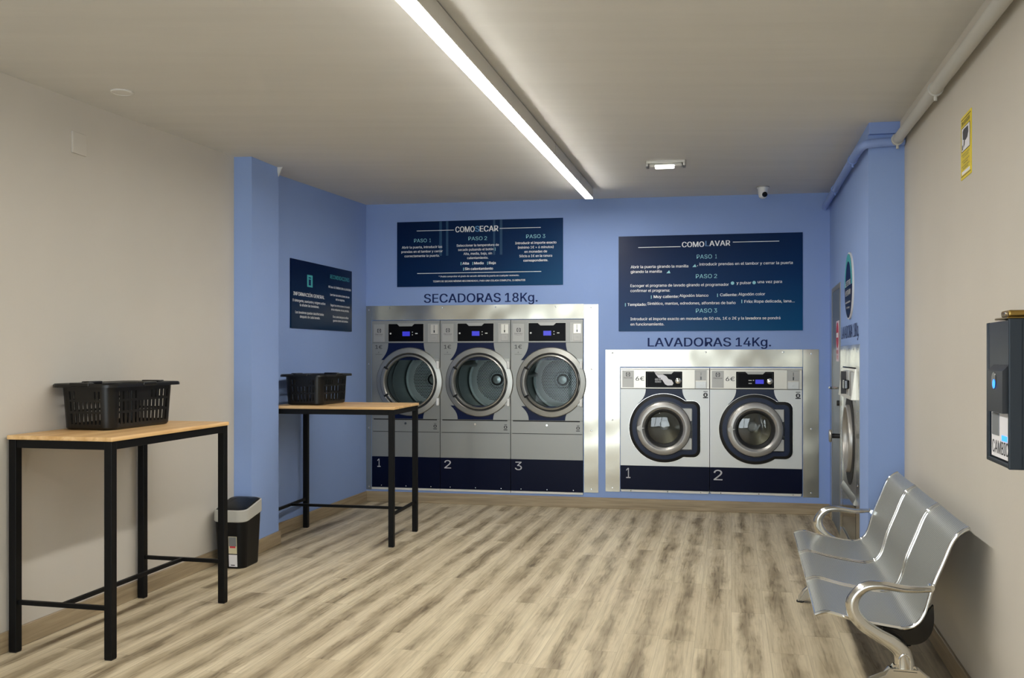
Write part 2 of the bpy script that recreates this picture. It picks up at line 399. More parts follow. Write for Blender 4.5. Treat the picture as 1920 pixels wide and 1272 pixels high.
# letter outlines (advance, loops), 500 units per em
GLYPHS = {' ': (94, ()),
 '%': (338, ('88,141 73,143 60,149 50,157 43,168 39,180 37,194 37,206 39,220 43,232 51,243 60,251 73,257 88,258 103,257 115,251 125,243 132,232 136,220 138,206 138,194 136,180 132,168 125,157 115,149 103,143','88,164 99,166 106,173 110,183 112,194 112,206 106,227 99,234 88,236 77,234 69,227 65,217 64,206 64,194 65,183 69,173 76,166','251,-5 236,-3 223,2 213,11 206,21 202,34 200,48 200,60 202,74 206,86 213,97 223,105 236,111 251,112 266,111 278,105 288,97 295,86 299,74 300,60 300,48 299,34 295,21 288,11 278,2 265,-3','251,17 262,20 269,26 273,36 274,48 274,60 269,81 262,88 251,90 240,88 232,81 228,71 226,60 226,48 228,36 232,26 239,20','66,0 241,254 270,254 95,0',)),
 '(': (137, ('45,103 50,162 66,221 88,270 118,270 95,214 81,157 76,103 80,57 94,8 118,-48 88,-48 69,-11 56,27 47,66',)),
 ')': (137, ('19,-48 43,9 57,58 61,103 56,157 41,214 19,270 48,270 71,221 86,162 92,103 89,65 81,27 67,-11 48,-48',)),
 '*': (227, ('101,111 103,165 57,136 45,158 93,183 45,208 57,229 103,200 101,254 125,254 123,200 169,229 181,208 133,183 181,158 169,136 123,165 125,111',)),
 '+': (227, ('99,17 99,182 128,182 128,17','31,86 31,113 195,113 195,86',)),
 ',': (94, ('19,-60 34,36 68,36 42,-60',)),
 '-': (227, ('168,122 168,94 57,94 57,122',)),
 '.': (94, ('48,-2 39,-1 31,4 26,12 25,20 26,29 31,37 39,42 48,43 56,42 64,37 69,29 71,20 69,12 64,4 56,-1',)),
 '/': (125, ('117,266 36,-38 7,-38 89,266',)),
 '0': (227, ('113,-3 87,0 65,12 47,31 34,57 27,89 24,127 27,165 35,197 48,223 65,242 87,254 113,258 139,254 161,242 179,223 192,197 200,165 203,127 200,89 192,57 179,31 162,12 140,0','113,25 131,28 145,37 157,52 165,72 170,97 172,127 170,157 165,182 157,203 145,218 131,227 113,230 96,227 82,218 70,203 62,182 56,157 55,127 56,97 62,72 70,52 82,37 96,28',)),
 '1': (227, ('38,0 38,27 195,27 195,0','138,254 138,0 106,0 106,224 105,224 43,179 43,213 99,254',)),
 '2': (227, ('32,0 32,24 117,114 141,141 155,163 160,186 159,198 154,209 146,218 137,224 112,230 98,228 86,224 77,216 69,207 65,195 64,181 33,181 35,202 43,221 55,237 72,248 91,255 112,258 134,255 153,248 169,237 181,223 188,205 191,186 185,159 168,129 133,90 76,30 76,28 195,28 195,0',)),
 '3': (227, ('109,-3 87,-1 66,5 49,15 35,29 26,46 22,66 55,66 57,54 63,44 72,35 83,30 109,25 138,30 149,37 157,46 163,58 165,72 163,86 158,98 150,109 137,117 121,122 101,124 78,124 78,150 144,224 144,226 35,226 35,254 186,254 186,230 106,139 106,144 132,144 154,138 172,127 185,111 194,93 196,72 194,51 185,33 172,18 154,6 133,-1',)),
 '4': (227, ('20,53 20,79 123,254 155,254 54,83 54,81 207,81 207,53','141,0 141,61 141,73 141,159 171,159 171,0',)),
 '5': (227, ('111,-3 89,-1 70,6 54,16 41,30 33,47 30,65 61,65 64,54 69,44 87,30 111,25 125,27 138,32 149,41 157,52 162,66 164,81 162,97 157,111 148,122 137,131 124,137 109,138 84,134 64,123 34,126 48,254 183,254 183,226 75,226 67,151 68,151 89,162 115,167 131,165 147,160 161,153 172,143 182,130 189,116 194,99 195,82 193,58 184,38 171,21 154,8 134,-1',)),
 '6': (227, ('113,-3 91,-1 71,7 55,20 42,37 34,58 32,81 34,100 40,119 69,170 126,254 161,254 75,131 73,131 83,144 98,153 117,157 139,155 158,147 173,136 185,120 192,101 194,79 192,56 184,36 171,20 155,7 135,-1','113,24 127,26 139,31 149,40 157,51 162,64 164,79 162,94 157,107 149,118 139,126 127,131 113,133 99,131 87,126 77,118 69,107 64,94 62,79 64,64 69,51 77,40 87,31 99,26',)),
 '7': (227, ('48,0 162,224 162,226 31,226 31,254 195,254 195,224 82,0',)),
 '8': (227, ('113,-3 89,-1 68,6 50,17 37,31 29,48 26,68 28,83 33,98 40,110 51,121 63,128 76,132 76,133 59,141 46,154 38,171 35,190 38,209 45,225 57,239 73,249 92,256 113,258 134,256 153,249 169,239 181,225 188,209 191,190 188,171 180,154 167,141 150,133 150,132 164,128 176,121 186,110 194,98 199,83 200,68 198,48 189,31 176,17 158,6 137,-1','113,25 129,26 142,30 153,37 161,46 167,57 168,69 167,83 161,94 153,104 141,111 128,116 113,118 98,116 85,111 73,104 65,94 59,83 58,69 59,57 64,46 73,37 84,30 97,26','113,145 137,150 146,157 154,165 158,176 160,188 158,200 154,210 147,218 138,225 113,230 89,225 79,218 72,210 68,200 66,188 68,176 72,165 79,157 89,150',)),
 '9': (227, ('113,258 135,255 155,247 171,234 184,217 192,197 194,173 192,155 186,135 158,84 100,0 65,0 151,124 154,124 144,111 128,101 109,97 87,100 69,107 53,119 41,134 34,154 32,176 34,198 42,218 55,235 71,247 91,255','113,230 99,228 87,223 77,215 69,204 64,191 63,176 64,161 69,148 77,137 87,129 99,123 113,122 127,123 139,129 149,137 157,147 162,160 164,175 162,190 157,204 150,215 139,223 127,228',)),
 ':': (94, ('48,-2 39,-1 31,4 26,12 25,20 26,29 31,37 39,42 48,43 56,42 64,37 69,29 71,20 69,12 64,4 56,-1','48,135 39,137 31,142 26,149 25,158 26,167 31,174 39,179 48,181 56,179 64,174 69,167 71,158 69,149 64,142 56,137',)),
 ';': (94, ('19,-60 34,36 68,36 42,-60','52,135 43,137 36,142 31,149 29,158 31,167 36,174 43,179 52,181 61,179 68,174 73,167 75,158 73,149 68,142 61,137',)),
 '=': (227, ('36,122 36,151 191,151 191,122','36,48 36,77 191,77 191,48',)),
 'A': (240, ('8,0 101,254 138,254 231,0 198,0 144,151 132,186 116,239 123,239 106,185 95,151 43,0','55,71 55,99 185,99 185,71',)),
 'B': (228, ('30,0 30,254 121,254 145,252 164,245 180,235 190,221 197,205 199,187 198,172 193,160 178,143 157,133 157,131 170,129 182,123 192,114 201,102 207,86 209,68 207,50 200,33 189,20 172,9 151,2 123,0','62,29 122,29 148,31 165,40 175,53 178,68 176,81 171,92 163,102 153,109 140,114 124,115 62,115','62,143 119,143 144,148 154,155 162,163 166,174 168,186 165,202 156,214 141,223 120,226 62,226',)),
 'C': (255, ('134,-3 103,1 75,12 52,32 35,58 24,90 20,127 24,165 35,197 52,223 75,242 103,254 134,258 170,252 186,245 201,236 214,224 224,209 232,193 236,174 204,174 195,197 179,214 158,224 134,228 111,225 92,216 75,202 62,182 54,157 52,127 54,97 63,72 75,53 92,38 112,29 134,26 158,30 179,40 195,57 204,80 236,80 232,62 224,45 214,31 201,19 187,9 170,2 153,-2',)),
 'D': (251, ('109,0 48,0 48,29 107,29 136,31 159,40 177,55 189,75 197,99 200,128 197,156 190,180 177,200 160,214 138,223 110,226 47,226 47,254 113,254 147,251 176,239 200,221 217,196 227,164 231,128 227,91 217,59 199,34 175,15 145,4','62,254 62,0 30,0 30,254',)),
 'E': (209, ('30,0 30,254 186,254 186,226 62,226 62,143 178,143 178,114 62,114 62,29 188,29 188,0',)),
 'F': (205, ('30,0 30,254 185,254 185,226 62,226 62,139 173,139 173,111 62,111 62,0',)),
 'G': (260, ('134,-3 102,1 75,13 52,32 35,58 24,90 20,127 24,165 35,197 52,223 74,242 102,254 132,258 152,256 170,252 187,245 202,235 214,222 225,208 232,192 237,174 204,174 194,197 178,213 158,224 133,228 111,225 92,216 75,202 62,182 54,157 52,127 54,97 63,72 75,53 92,38 112,29 134,26 155,29 172,36 187,47 198,62 205,80 207,101 217,100 141,100 141,128 239,128 239,100 236,71 225,45 209,25 188,9 163,0',)),
 'H': (258, ('30,0 30,254 62,254 62,144 196,144 196,254 228,254 228,0 196,0 196,116 62,116 62,0',)),
 'I': (150, ('16,0 16,29 59,29 59,226 16,226 16,254 135,254 135,226 91,226 91,29 135,29 135,0',)),
 'J': (198, ('93,-3 62,2 38,16 22,40 17,73 17,86 49,86 49,73 52,52 61,37 75,28 93,25 110,28 124,37 133,52 136,73 136,254 168,254 168,73 163,40 147,16 123,2',)),
 'K': (233, ('52,73 52,108 70,131 87,152 106,172 182,254 224,254 116,138 114,138','30,0 30,254 62,254 62,167 62,112 62,97 62,0','186,0 94,130 114,155 224,0',)),
 'L': (196, ('30,0 30,254 62,254 62,29 181,29 181,0',)),
 'M': (314, ('30,0 30,254 76,254 139,94 144,79 150,61 156,42 161,24 154,24 159,41 165,61 171,79 176,94 238,254 284,254 284,0 252,0 252,145 252,163 253,184 253,207 253,229 256,229 249,205 241,181 234,161 228,145 171,0 143,0 85,145 80,160 72,181 65,204 56,229 59,229 60,208 60,186 61,164 61,145 61,0',)),
 'N': (262, ('30,0 30,254 68,254 172,91 181,75 194,53 207,27 202,27 200,54 200,79 199,97 199,254 232,254 232,0 193,0 101,145 89,165 74,191 54,226 60,227 61,192 62,164 62,145 62,0',)),
 'O': (267, ('133,-3 103,1 75,12 52,32 35,58 24,90 20,127 24,165 35,197 52,223 75,242 103,254 133,258 164,254 192,242 215,223 232,197 243,165 247,127 243,90 232,58 215,32 192,12 164,1','133,26 155,29 175,38 191,52 204,72 212,97 215,127 212,157 204,182 191,202 175,216 155,225 133,228 112,225 92,216 75,202 63,182 54,157 52,127 54,97 63,72 75,52 92,38 112,29',)),
 'P': (222, ('30,0 30,254 118,254 144,252 166,244 183,231 195,215 202,195 204,174 202,152 195,133 183,116 166,104 144,96 118,93 55,93 55,121 116,121 134,123 149,128 159,136 167,147 171,160 172,174 171,188 167,201 159,211 148,219 134,224 116,226 62,226 62,0',)),
 'Q': (267, ('123,80 156,80 185,42 192,32 234,-24 200,-24 173,13 166,23','133,-3 103,1 75,12 52,32 35,58 24,90 20,127 24,165 35,197 52,223 75,242 103,254 133,258 164,254 192,242 215,223 232,197 243,165 247,127 243,90 232,58 215,32 192,12 164,1','133,26 155,29 175,38 191,52 204,72 212,97 215,127 212,157 204,182 191,202 175,216 155,225 133,228 112,225 92,216 75,202 63,182 54,157 52,127 54,97 63,72 75,52 92,38 112,29',)),
 'R': (224, ('30,0 30,254 118,254 145,252 167,244 183,232 195,217 202,198 205,176 202,154 195,136 183,120 166,109 145,101 118,99 48,99 48,128 117,128 135,129 149,133 160,141 167,150 171,162 173,176 171,190 167,202 159,212 149,220 134,224 116,226 62,226 62,0','177,0 115,115 151,115 214,0',)),
 'S': (223, ('112,-4 86,-2 64,5 46,15 32,30 23,48 19,68 52,68 55,55 62,44 71,35 83,29 112,25 128,26 143,30 155,37 165,46 171,57 173,70 171,81 166,89 148,102 122,111 92,120 64,130 43,145 30,163 26,186 29,206 37,224 51,238 69,249 90,256 114,258 137,256 158,249 175,238 189,224 197,208 200,189 169,189 163,206 151,219 134,227 112,229 97,228 84,224 73,218 64,209 59,199 58,188 60,176 65,167 85,154 106,147 132,140 156,132 179,119 197,99 202,85 204,69 201,50 193,32 180,17 162,5 139,-2',)),
 'T': (224, ('16,226 16,254 208,254 208,226 128,226 128,0 96,0 96,226',)),
 'U': (259, ('129,-4 101,-1 77,8 57,22 42,40 33,62 30,87 30,254 62,254 62,89 64,72 70,57 80,44 94,34 110,28 129,26 149,28 165,34 179,44 188,57 194,72 196,89 196,254 229,254 229,87 226,62 216,40 201,22 182,8 157,-1',)),
 'V': (240, ('102,0 8,254 42,254 96,103 108,69 124,15 117,15 133,69 145,103 197,254 231,254 139,0',)),
 'W': (343, ('78,0 8,254 41,254 82,98 88,73 93,47 98,20 95,20 100,47 106,73 112,98 153,254 190,254 231,98 237,73 243,47 249,20 244,20 249,47 255,73 261,98 302,254 335,254 265,0 228,0 184,161 176,196 168,237 175,237 167,197 159,161 115,0',)),
 'X': (237, ('9,0 109,142 109,118 15,254 52,254 89,200 102,181 112,164 122,146 116,146 126,164 136,181 149,200 187,254 223,254 129,119 129,143 228,0 191,0 146,65 134,83 125,98 115,116 122,116 113,98 103,83 91,65 46,0',)),
 'Y': (236, ('102,0 102,104 8,254 46,254 96,172 111,146 125,115 112,115 126,146 140,172 191,254 228,254 134,104 134,0',)),
 'Z': (219, ('21,0 21,23 137,193 153,215 170,238 174,227 143,226 111,226 20,226 20,254 198,254 198,231 84,64 67,40 49,17 45,27 76,28 107,29 200,29 200,0',)),
 'a': (195, ('80,-4 63,-3 47,2 34,11 24,22 17,37 15,54 17,69 22,80 29,90 39,97 63,105 89,110 117,113 133,117 136,121 138,127 138,128 133,148 120,161 98,165 75,161 59,150 50,137 20,146 29,161 39,173 52,182 66,188 97,192 119,190 143,180 153,172 161,160 167,145 168,126 168,0 138,0 138,26 136,26 126,12 108,1','85,23 101,24 114,29 124,37 132,47 136,57 138,69 138,95 130,91 116,88 100,86 88,84 67,79 52,70 47,62 46,52 51,36 65,26',)),
 'b': (212, ('115,-4 99,-3 86,2 69,16 59,29 56,29 56,0 26,0 26,254 57,254 57,160 59,160 69,173 86,186 98,191 115,192 137,189 156,180 173,166 185,146 193,122 195,94 193,66 185,42 173,23 157,8 137,-1','110,23 126,26 140,33 150,44 158,58 163,75 164,95 163,114 158,131 150,145 140,156 126,163 110,165 94,163 81,156 70,145 62,131 58,114 56,95 58,75 63,58 70,43 81,32 94,26',)),
 'c': (198, ('104,-4 79,-1 58,8 41,23 28,43 20,66 17,94 20,122 28,146 41,165 58,180 79,189 104,192 130,189 153,178 170,161 181,138 151,131 145,145 135,155 121,162 104,165 86,162 73,155 62,144 54,129 50,112 48,94 50,75 54,59 62,44 73,33 86,26 104,23 121,26 135,33 146,44 152,59 181,51 171,28 153,11 130,0',)),
 'd': (212, ('98,-4 75,-1 56,8 40,23 27,42 20,66 17,94 20,122 27,146 40,166 56,180 75,189 98,192 114,191 126,186 144,173 153,160 155,160 155,254 186,254 186,0 156,0 156,29 153,29 143,16 126,2 114,-3','102,23 118,26 132,32 142,43 150,58 154,75 156,95 154,114 150,131 142,145 132,156 118,163 102,165 86,163 72,156 62,145 54,131 50,114 48,95 50,75 54,58 62,44 73,33 86,26',)),
 'e': (202, ('106,-4 80,-1 58,8 41,23 28,42 20,66 17,93 20,121 28,145 40,165 58,180 78,189 103,192 133,187 147,180 160,170 170,157 179,141 184,121 186,97 186,85 37,85 37,110 169,110 155,101 153,119 149,134 141,147 131,157 118,163 103,165 87,163 73,157 62,147 54,135 50,121 48,105 48,89 50,69 55,53 64,40 76,31 90,25 106,23 127,26 143,36 153,53 182,45 177,32 168,20 156,10 141,2 125,-3',)),
 'f': (127, ('114,190 114,164 3,164 3,190','40,0 40,216 42,231 48,243 57,252 68,259 94,265 111,263 121,260 114,234 107,236 97,237 85,235 77,230 72,221 71,209 71,0',)),
 'g': (213, ('103,-75 84,-74 67,-70 41,-55 25,-35 51,-20 61,-33 77,-44 103,-49 124,-46 141,-38 152,-23 156,-3 156,34 153,34 143,21 126,8 114,4 97,2 76,5 56,13 40,27 28,45 20,68 17,96 20,123 27,147 40,166 56,180 76,189 98,192 114,191 127,186 144,173 154,159 157,159 157,190 186,190 186,-4 183,-27 175,-45 162,-59 145,-68 125,-73','102,30 118,32 132,38 142,47 150,61 155,77 156,96 155,115 150,132 142,146 132,156 119,163 102,165 86,163 73,156 62,145 54,131 50,115 48,96 50,78 54,61 62,48 73,38 86,32',)),
 'h': (205, ('57,113 57,0 26,0 26,254 57,254 57,144 51,144 62,166 76,181 94,189 114,192 132,190 148,184 161,174 170,160 177,142 179,120 179,0 148,0 148,118 145,137 136,152 123,161 105,165 92,163 80,159 71,151 63,141 58,129',)),
 'i': (83, ('26,0 26,190 57,190 57,0','42,221 34,223 27,227 22,234 21,242 22,249 27,256 34,260 42,262 50,260 57,256 62,249 63,242 62,234 57,227 50,223',)),
 'j': (83, ('26,190 57,190 57,-15 55,-31 51,-45 43,-56 32,-65 19,-70 2,-71 -5,-71 -5,-43 1,-43 12,-42 20,-36 25,-27 26,-15','42,221 34,223 27,227 22,234 20,242 22,249 27,256 34,260 42,262 50,260 57,256 61,249 63,242 61,234 57,227 50,223',)),
 'k': (190, ('55,68 55,106 60,106 142,190 180,190 92,100 89,100','26,0 26,254 57,254 57,0','147,0 74,93 96,114 186,0',)),
 'l': (95, ('70,-1 50,2 37,10 29,24 26,42 26,254 57,254 57,49 60,31 65,27 73,26 80,26 85,27 90,1 81,0',)),
 'm': (305, ('26,0 26,190 56,190 56,148 54,148 59,162 66,173 86,188 110,193 129,190 144,180 154,166 160,147 156,147 161,160 169,172 190,187 218,193 234,191 249,186 261,177 270,164 276,148 278,128 278,0 248,0 248,127 245,145 236,156 224,163 209,165 197,164 187,160 173,145 168,124 168,0 137,0 137,130 134,144 126,156 115,163 100,165 79,160 70,154 63,145 58,133 57,119 57,0',)),
 'n': (205, ('57,113 57,0 26,0 26,190 56,190 56,144 51,144 62,166 76,181 94,189 114,192 132,190 147,184 160,174 170,160 176,142 179,120 179,0 148,0 148,118 145,137 136,152 123,161 105,165 92,163 80,159 71,151 63,141 58,129',)),
 'o': (208, ('104,-4 79,-1 58,8 41,23 28,43 20,66 17,94 20,122 28,146 41,165 58,180 79,189 104,192 128,189 149,180 167,165 180,146 188,122 191,94 188,66 180,43 167,23 149,8 128,-1','104,23 121,26 135,33 146,44 154,59 158,75 160,94 158,112 154,129 146,144 135,155 121,162 104,165 86,162 73,155 62,144 54,129 50,112 48,94 50,75 54,59 62,44 73,33 86,26',)),
 'p': (212, ('26,-71 26,190 56,190 56,160 59,160 69,173 86,186 98,191 115,192 137,189 156,180 173,166 185,146 193,122 195,94 193,66 185,42 173,23 157,8 137,-1 115,-4 99,-3 86,2 69,16 59,29 57,29 57,-71','110,23 126,26 140,33 150,44 158,58 163,75 164,95 163,114 158,131 150,145 140,156 126,163 110,165 94,163 81,156 70,145 62,131 58,114 56,95 58,75 63,58 70,43 81,32 94,26',)),
 'q': (212, ('186,-71 155,-71 155,29 153,29 143,16 126,2 114,-3 98,-4 75,-1 56,8 40,23 27,42 20,66 17,94 20,122 27,146 40,166 56,180 75,189 98,192 114,191 126,186 144,173 153,160 156,160 156,190 186,190','102,23 118,26 132,32 142,43 150,58 154,75 156,95 154,114 150,131 142,145 132,156 118,163 102,165 86,163 72,156 62,145 54,131 50,114 48,95 50,75 54,58 62,44 73,33 86,26',)),
 'r': (130, ('26,0 26,190 56,190 56,160 58,160 65,173 76,184 90,190 107,192 115,192 122,192 122,161 115,162 103,163 91,161 80,157 70,151 63,142 58,131 57,118 57,0',)),
 's': (182, ('91,-4 72,-3 56,2 42,9 31,19 23,32 18,47 47,53 53,40 62,30 75,25 91,23 108,25 122,31 131,40 134,51 132,60 127,68 118,74 106,78 75,85 52,93 36,104 27,119 23,137 26,152 33,166 43,177 58,185 74,190 94,192 112,191 127,186 140,179 149,170 162,145 134,139 129,149 121,158 110,164 94,166 78,164 65,158 57,150 54,139 56,129 62,122 86,111 115,105 137,97 153,86 162,71 166,53 163,37 156,24 145,12 130,3 112,-2',)),
 't': (114, ('102,190 102,164 3,164 3,190','32,236 63,236 63,49 64,38 68,31 75,26 85,25 93,26 101,27 107,1 96,-1 84,-2 62,1 46,11 36,26 32,46',)),
 'u': (205, ('91,-3 73,-1 57,5 44,15 35,29 28,47 26,69 26,190 57,190 57,72 60,52 68,37 82,28 100,25 113,27 125,31 134,38 142,48 146,61 148,76 148,190 179,190 179,0 149,0 149,46 154,46 143,23 129,8 111,0',)),
 'v': (195, ('81,0 9,190 42,190 83,78 93,43 103,10 92,10 101,43 112,78 152,190 186,190 113,0',)),
 'w': (284, ('69,0 11,190 44,190 67,107 77,68 88,21 82,21 93,67 103,107 126,190 158,190 181,107 191,68 201,21 196,21 206,68 217,107 240,190 272,190 215,0 184,0 159,86 152,112 145,140 138,169 145,169 138,140 131,112 124,86 99,0',)),
 'x': (189, ('10,0 86,109 86,86 14,190 50,190 74,153 90,127 104,103 88,103 101,127 117,153 141,190 176,190 104,84 104,107 179,0 143,0 115,43 100,68 86,91 102,91 89,68 74,43 46,0',)),
 'y': (195, ('24,-69 31,-43 36,-44 52,-44 65,-37 75,-18 81,-1 9,190 42,190 83,78 93,43 103,10 92,10 101,43 112,78 153,190 186,190 102,-29 88,-54 70,-68 46,-73 32,-72',)),
 'z': (190, ('21,0 21,23 127,160 127,161 24,161 24,190 166,190 166,165 63,30 63,28 169,28 169,0',)),
 'Á': (240, ('8,0 101,254 138,254 231,0 198,0 144,151 132,186 116,239 123,239 106,185 95,151 43,0','55,71 55,99 185,99 185,71','106,279 130,329 164,329 131,279',)),
 'É': (209, ('30,0 30,254 186,254 186,226 62,226 62,143 178,143 178,114 62,114 62,29 188,29 188,0','95,279 119,329 153,329 121,279',)),
 'Í': (150, ('16,0 16,29 59,29 59,226 16,226 16,254 135,254 135,226 91,226 91,29 135,29 135,0','62,279 86,329 120,329 87,279',)),
 'Ñ': (262, ('30,0 30,254 68,254 172,91 181,75 194,53 207,27 202,27 200,54 200,79 199,97 199,254 232,254 232,0 193,0 101,145 89,165 74,191 54,226 60,227 61,192 62,164 62,145 62,0','153,288 141,290 129,295 120,300 112,302 105,298 103,288 81,288 83,303 89,314 97,321 109,324 121,322 132,317 141,312 150,309 157,313 160,323 180,323 178,309 173,298 165,290',)),
 'Ó': (267, ('133,-3 103,1 75,12 52,32 35,58 24,90 20,127 24,165 35,197 52,223 75,242 103,254 133,258 164,254 192,242 215,223 232,197 243,165 247,127 243,90 232,58 215,32 192,12 164,1','133,26 155,29 175,38 191,52 204,72 212,97 215,127 212,157 204,182 191,202 175,216 155,225 133,228 112,225 92,216 75,202 63,182 54,157 52,127 54,97 63,72 75,52 92,38 112,29','120,279 144,329 178,329 145,279',)),
 'Ú': (259, ('129,-4 101,-1 77,8 57,22 42,40 33,62 30,87 30,254 62,254 62,89 64,72 70,57 80,44 94,34 110,28 129,26 149,28 165,34 179,44 188,57 194,72 196,89 196,254 229,254 229,87 226,62 216,40 201,22 182,8 157,-1','116,279 140,329 174,329 141,279',)),
 'á': (195, ('80,-4 63,-3 47,2 34,11 24,22 17,37 15,54 17,69 22,80 29,90 39,97 63,105 89,110 117,113 133,117 136,121 138,127 138,128 133,148 120,161 98,165 75,161 59,150 50,137 20,146 29,161 39,173 52,182 66,188 97,192 119,190 143,180 153,172 161,160 167,145 168,126 168,0 138,0 138,26 136,26 126,12 108,1','85,23 101,24 114,29 124,37 132,47 136,57 138,69 138,95 130,91 116,88 100,86 88,84 67,79 52,70 47,62 46,52 51,36 65,26','81,214 105,265 139,265 106,214',)),
 'é': (202, ('106,-4 80,-1 58,8 41,23 28,42 20,66 17,93 20,121 28,145 40,165 58,180 78,189 103,192 133,187 147,180 160,170 170,157 179,141 184,121 186,97 186,85 37,85 37,110 169,110 155,101 153,119 149,134 141,147 131,157 118,163 103,165 87,163 73,157 62,147 54,135 50,121 48,105 48,89 50,69 55,53 64,40 76,31 90,25 106,23 127,26 143,36 153,53 182,45 177,32 168,20 156,10 141,2 125,-3','88,214 112,265 146,265 114,214',)),
 'í': (83, ('26,0 26,190 57,190 57,0','28,214 52,265 86,265 53,214',)),
 'ñ': (205, ('57,113 57,0 26,0 26,190 56,190 56,144 51,144 62,166 76,181 94,189 114,192 132,190 147,184 160,174 170,160 176,142 179,120 179,0 148,0 148,118 145,137 136,152 123,161 105,165 92,163 80,159 71,151 63,141 58,129','125,223 112,225 101,230 91,235 83,237 77,233 74,224 53,224 55,238 60,249 68,257 80,259 93,257 103,252 113,247 122,245 128,248 131,258 152,258 150,244 144,233 136,226',)),
 'ó': (208, ('104,-4 79,-1 58,8 41,23 28,43 20,66 17,94 20,122 28,146 41,165 58,180 79,189 104,192 128,189 149,180 167,165 180,146 188,122 191,94 188,66 180,43 167,23 149,8 128,-1','104,23 121,26 135,33 146,44 154,59 158,75 160,94 158,112 154,129 146,144 135,155 121,162 104,165 86,162 73,155 62,144 54,129 50,112 48,94 50,75 54,59 62,44 73,33 86,26','90,214 114,265 148,265 115,214',)),
 'ú': (205, ('91,-3 73,-1 57,5 44,15 35,29 28,47 26,69 26,190 57,190 57,72 60,52 68,37 82,28 100,25 113,27 125,31 134,38 142,48 146,61 148,76 148,190 179,190 179,0 149,0 149,46 154,46 143,23 129,8 111,0','89,214 113,265 147,265 114,214',)),
 '€': (232, ('182,164 170,140 8,140 17,164','160,115 149,90 8,90 17,115','212,232 199,205 183,217 165,225 144,228 124,225 107,216 92,202 80,182 73,157 71,127 73,97 80,72 92,52 107,38 124,29 144,26 165,29 183,37 198,48 211,21 197,11 180,3 163,-2 144,-3 115,1 90,12 68,32 52,57 42,89 39,127 42,165 52,197 68,223 90,242 115,254 144,258 163,256 180,251 197,243',)),
}
_fc = {}
def glyph(ch, bold):
    """one letter as a flat mesh, from its outline"""
    if (ch, bold) in _fc: return _fc[(ch, bold)]
    adv, loops = GLYPHS.get(ch, (150, ()))
    vs, fs = [], []
    polys = [[tuple(int(q)/500 for q in p.split(',')) for p in lp.split()] for lp in loops]
    area = lambda P: sum(p[0]*q[1]-q[0]*p[1] for p, q in zip(P, P[1:]+P[:1]))/2
    def inside(pt, P):
        c = False
        for p, q in zip(P, P[1:]+P[:1]):
            if (p[1] > pt[1]) != (q[1] > pt[1]) and pt[0] < (q[0]-p[0])*(pt[1]-p[1])/(q[1]-p[1])+p[0]: c = not c
        return c
    if polys:
        sg = area(max(polys, key=lambda P: abs(area(P)))) > 0
        outer = [P for P in polys if (area(P) > 0) == sg]; holes = [P for P in polys if (area(P) > 0) != sg]
        for oi, O in enumerate(outer):
            cu = bpy.data.curves.new('t', 'CURVE'); cu.dimensions = '2D'; cu.fill_mode = 'FRONT'
            for pts in [O]+[h for h in holes if inside(h[0], O)]:
                sp = cu.splines.new('POLY'); sp.points.add(len(pts)-1); sp.use_cyclic_u = True
                for q, p in zip(sp.points, pts): q.co = (p[0], p[1], 0, 1)
            o = bpy.data.objects.new('t', cu); COL.objects.link(o)
            dg = bpy.context.evaluated_depsgraph_get(); dg.update()
            me = bpy.data.meshes.new_from_object(o.evaluated_get(dg)); n0 = len(vs)
            vs += [(v.co.x, v.co.y, oi*.0001) for v in me.vertices]; fs += [tuple(i+n0 for i in p.vertices) for p in me.polygons]
            bpy.data.objects.remove(o); bpy.data.curves.remove(cu); bpy.data.meshes.remove(me)
    _fc[(ch, bold)] = (adv/500, vs, fs); return _fc[(ch, bold)]
CAPH = 0.5080
def text(bm, s, x, z, cap, width=None, align='L', y=0, bold=0):
    """lettering in the x-z plane facing -y; cap = capital height; width = total width of the line"""
    pen = 0; items = []; lo = 1e9; hi = -1e9
    for ch in s:
        adv, vs, fs = glyph(ch, 0)
        if vs:
            items.append((pen, vs, fs)); lo = min(lo, pen+min(v[0] for v in vs)); hi = max(hi, pen+max(v[0] for v in vs))
        pen += adv
    if not items: return
    sz = cap/CAPH; sx = sz*1.06 if width is None else width/(hi-lo)
    wd = (hi-lo)*sx; ox = x-lo*sx - (0 if align == 'L' else wd/2 if align == 'C' else wd)
    for dx, pen, vs, fs in [(k*bold, *it) for it in items for k in ((-1, 0, 1) if bold else (0,))]:
        pen += dx; y -= .00001
        nv = [bm.verts.new((ox+(pen+v[0])*sx, y-v[2], z+v[1]*sz)) for v in vs]
        for f in fs:
            q = [nv[i] for i in f]
            a_, b_, c_ = q[0].co, q[1].co, q[2].co
            try: bm.faces.new(q if (b_-a_).cross(c_-a_).y < 0 else q[::-1])
            except ValueError: pass

def B(): return bmesh.new()
def obj(name, bm, material, parent=None, smooth=True):
    me = bpy.data.meshes.new(name)
    if smooth:
        bm.normal_update()
        for f in bm.faces: f.smooth = True
        for e in bm.edges:
            if len(e.link_faces) == 2:
                an = e.calc_face_angle(0); a1, a2 = sorted(f.calc_area() for f in e.link_faces)
                if an > .55 or (an > .12 and a2 > 8*a1): e.smooth = False
    bm.to_mesh(me); bm.free()
    for mm in (material if isinstance(material, (list, tuple)) else [material]): me.materials.append(mm)
    o = bpy.data.objects.new(name, me); COL.objects.link(o)
    if parent: o.parent = parent
    return o
def part(name, material, parent, fn, smooth=True):
    bm = B(); fn(bm); return obj(name, bm, material, parent, smooth)
def thing(name, label, cat, loc=(0, 0, 0), rot=0, group=None):
    o = bpy.data.objects.new(name, None); COL.objects.link(o)
    o.empty_display_size = .1
    o.location = loc; o.rotation_euler = (0, 0, R(rot)); o['label'] = label; o['category'] = cat
    if group: o['group'] = group
    return o
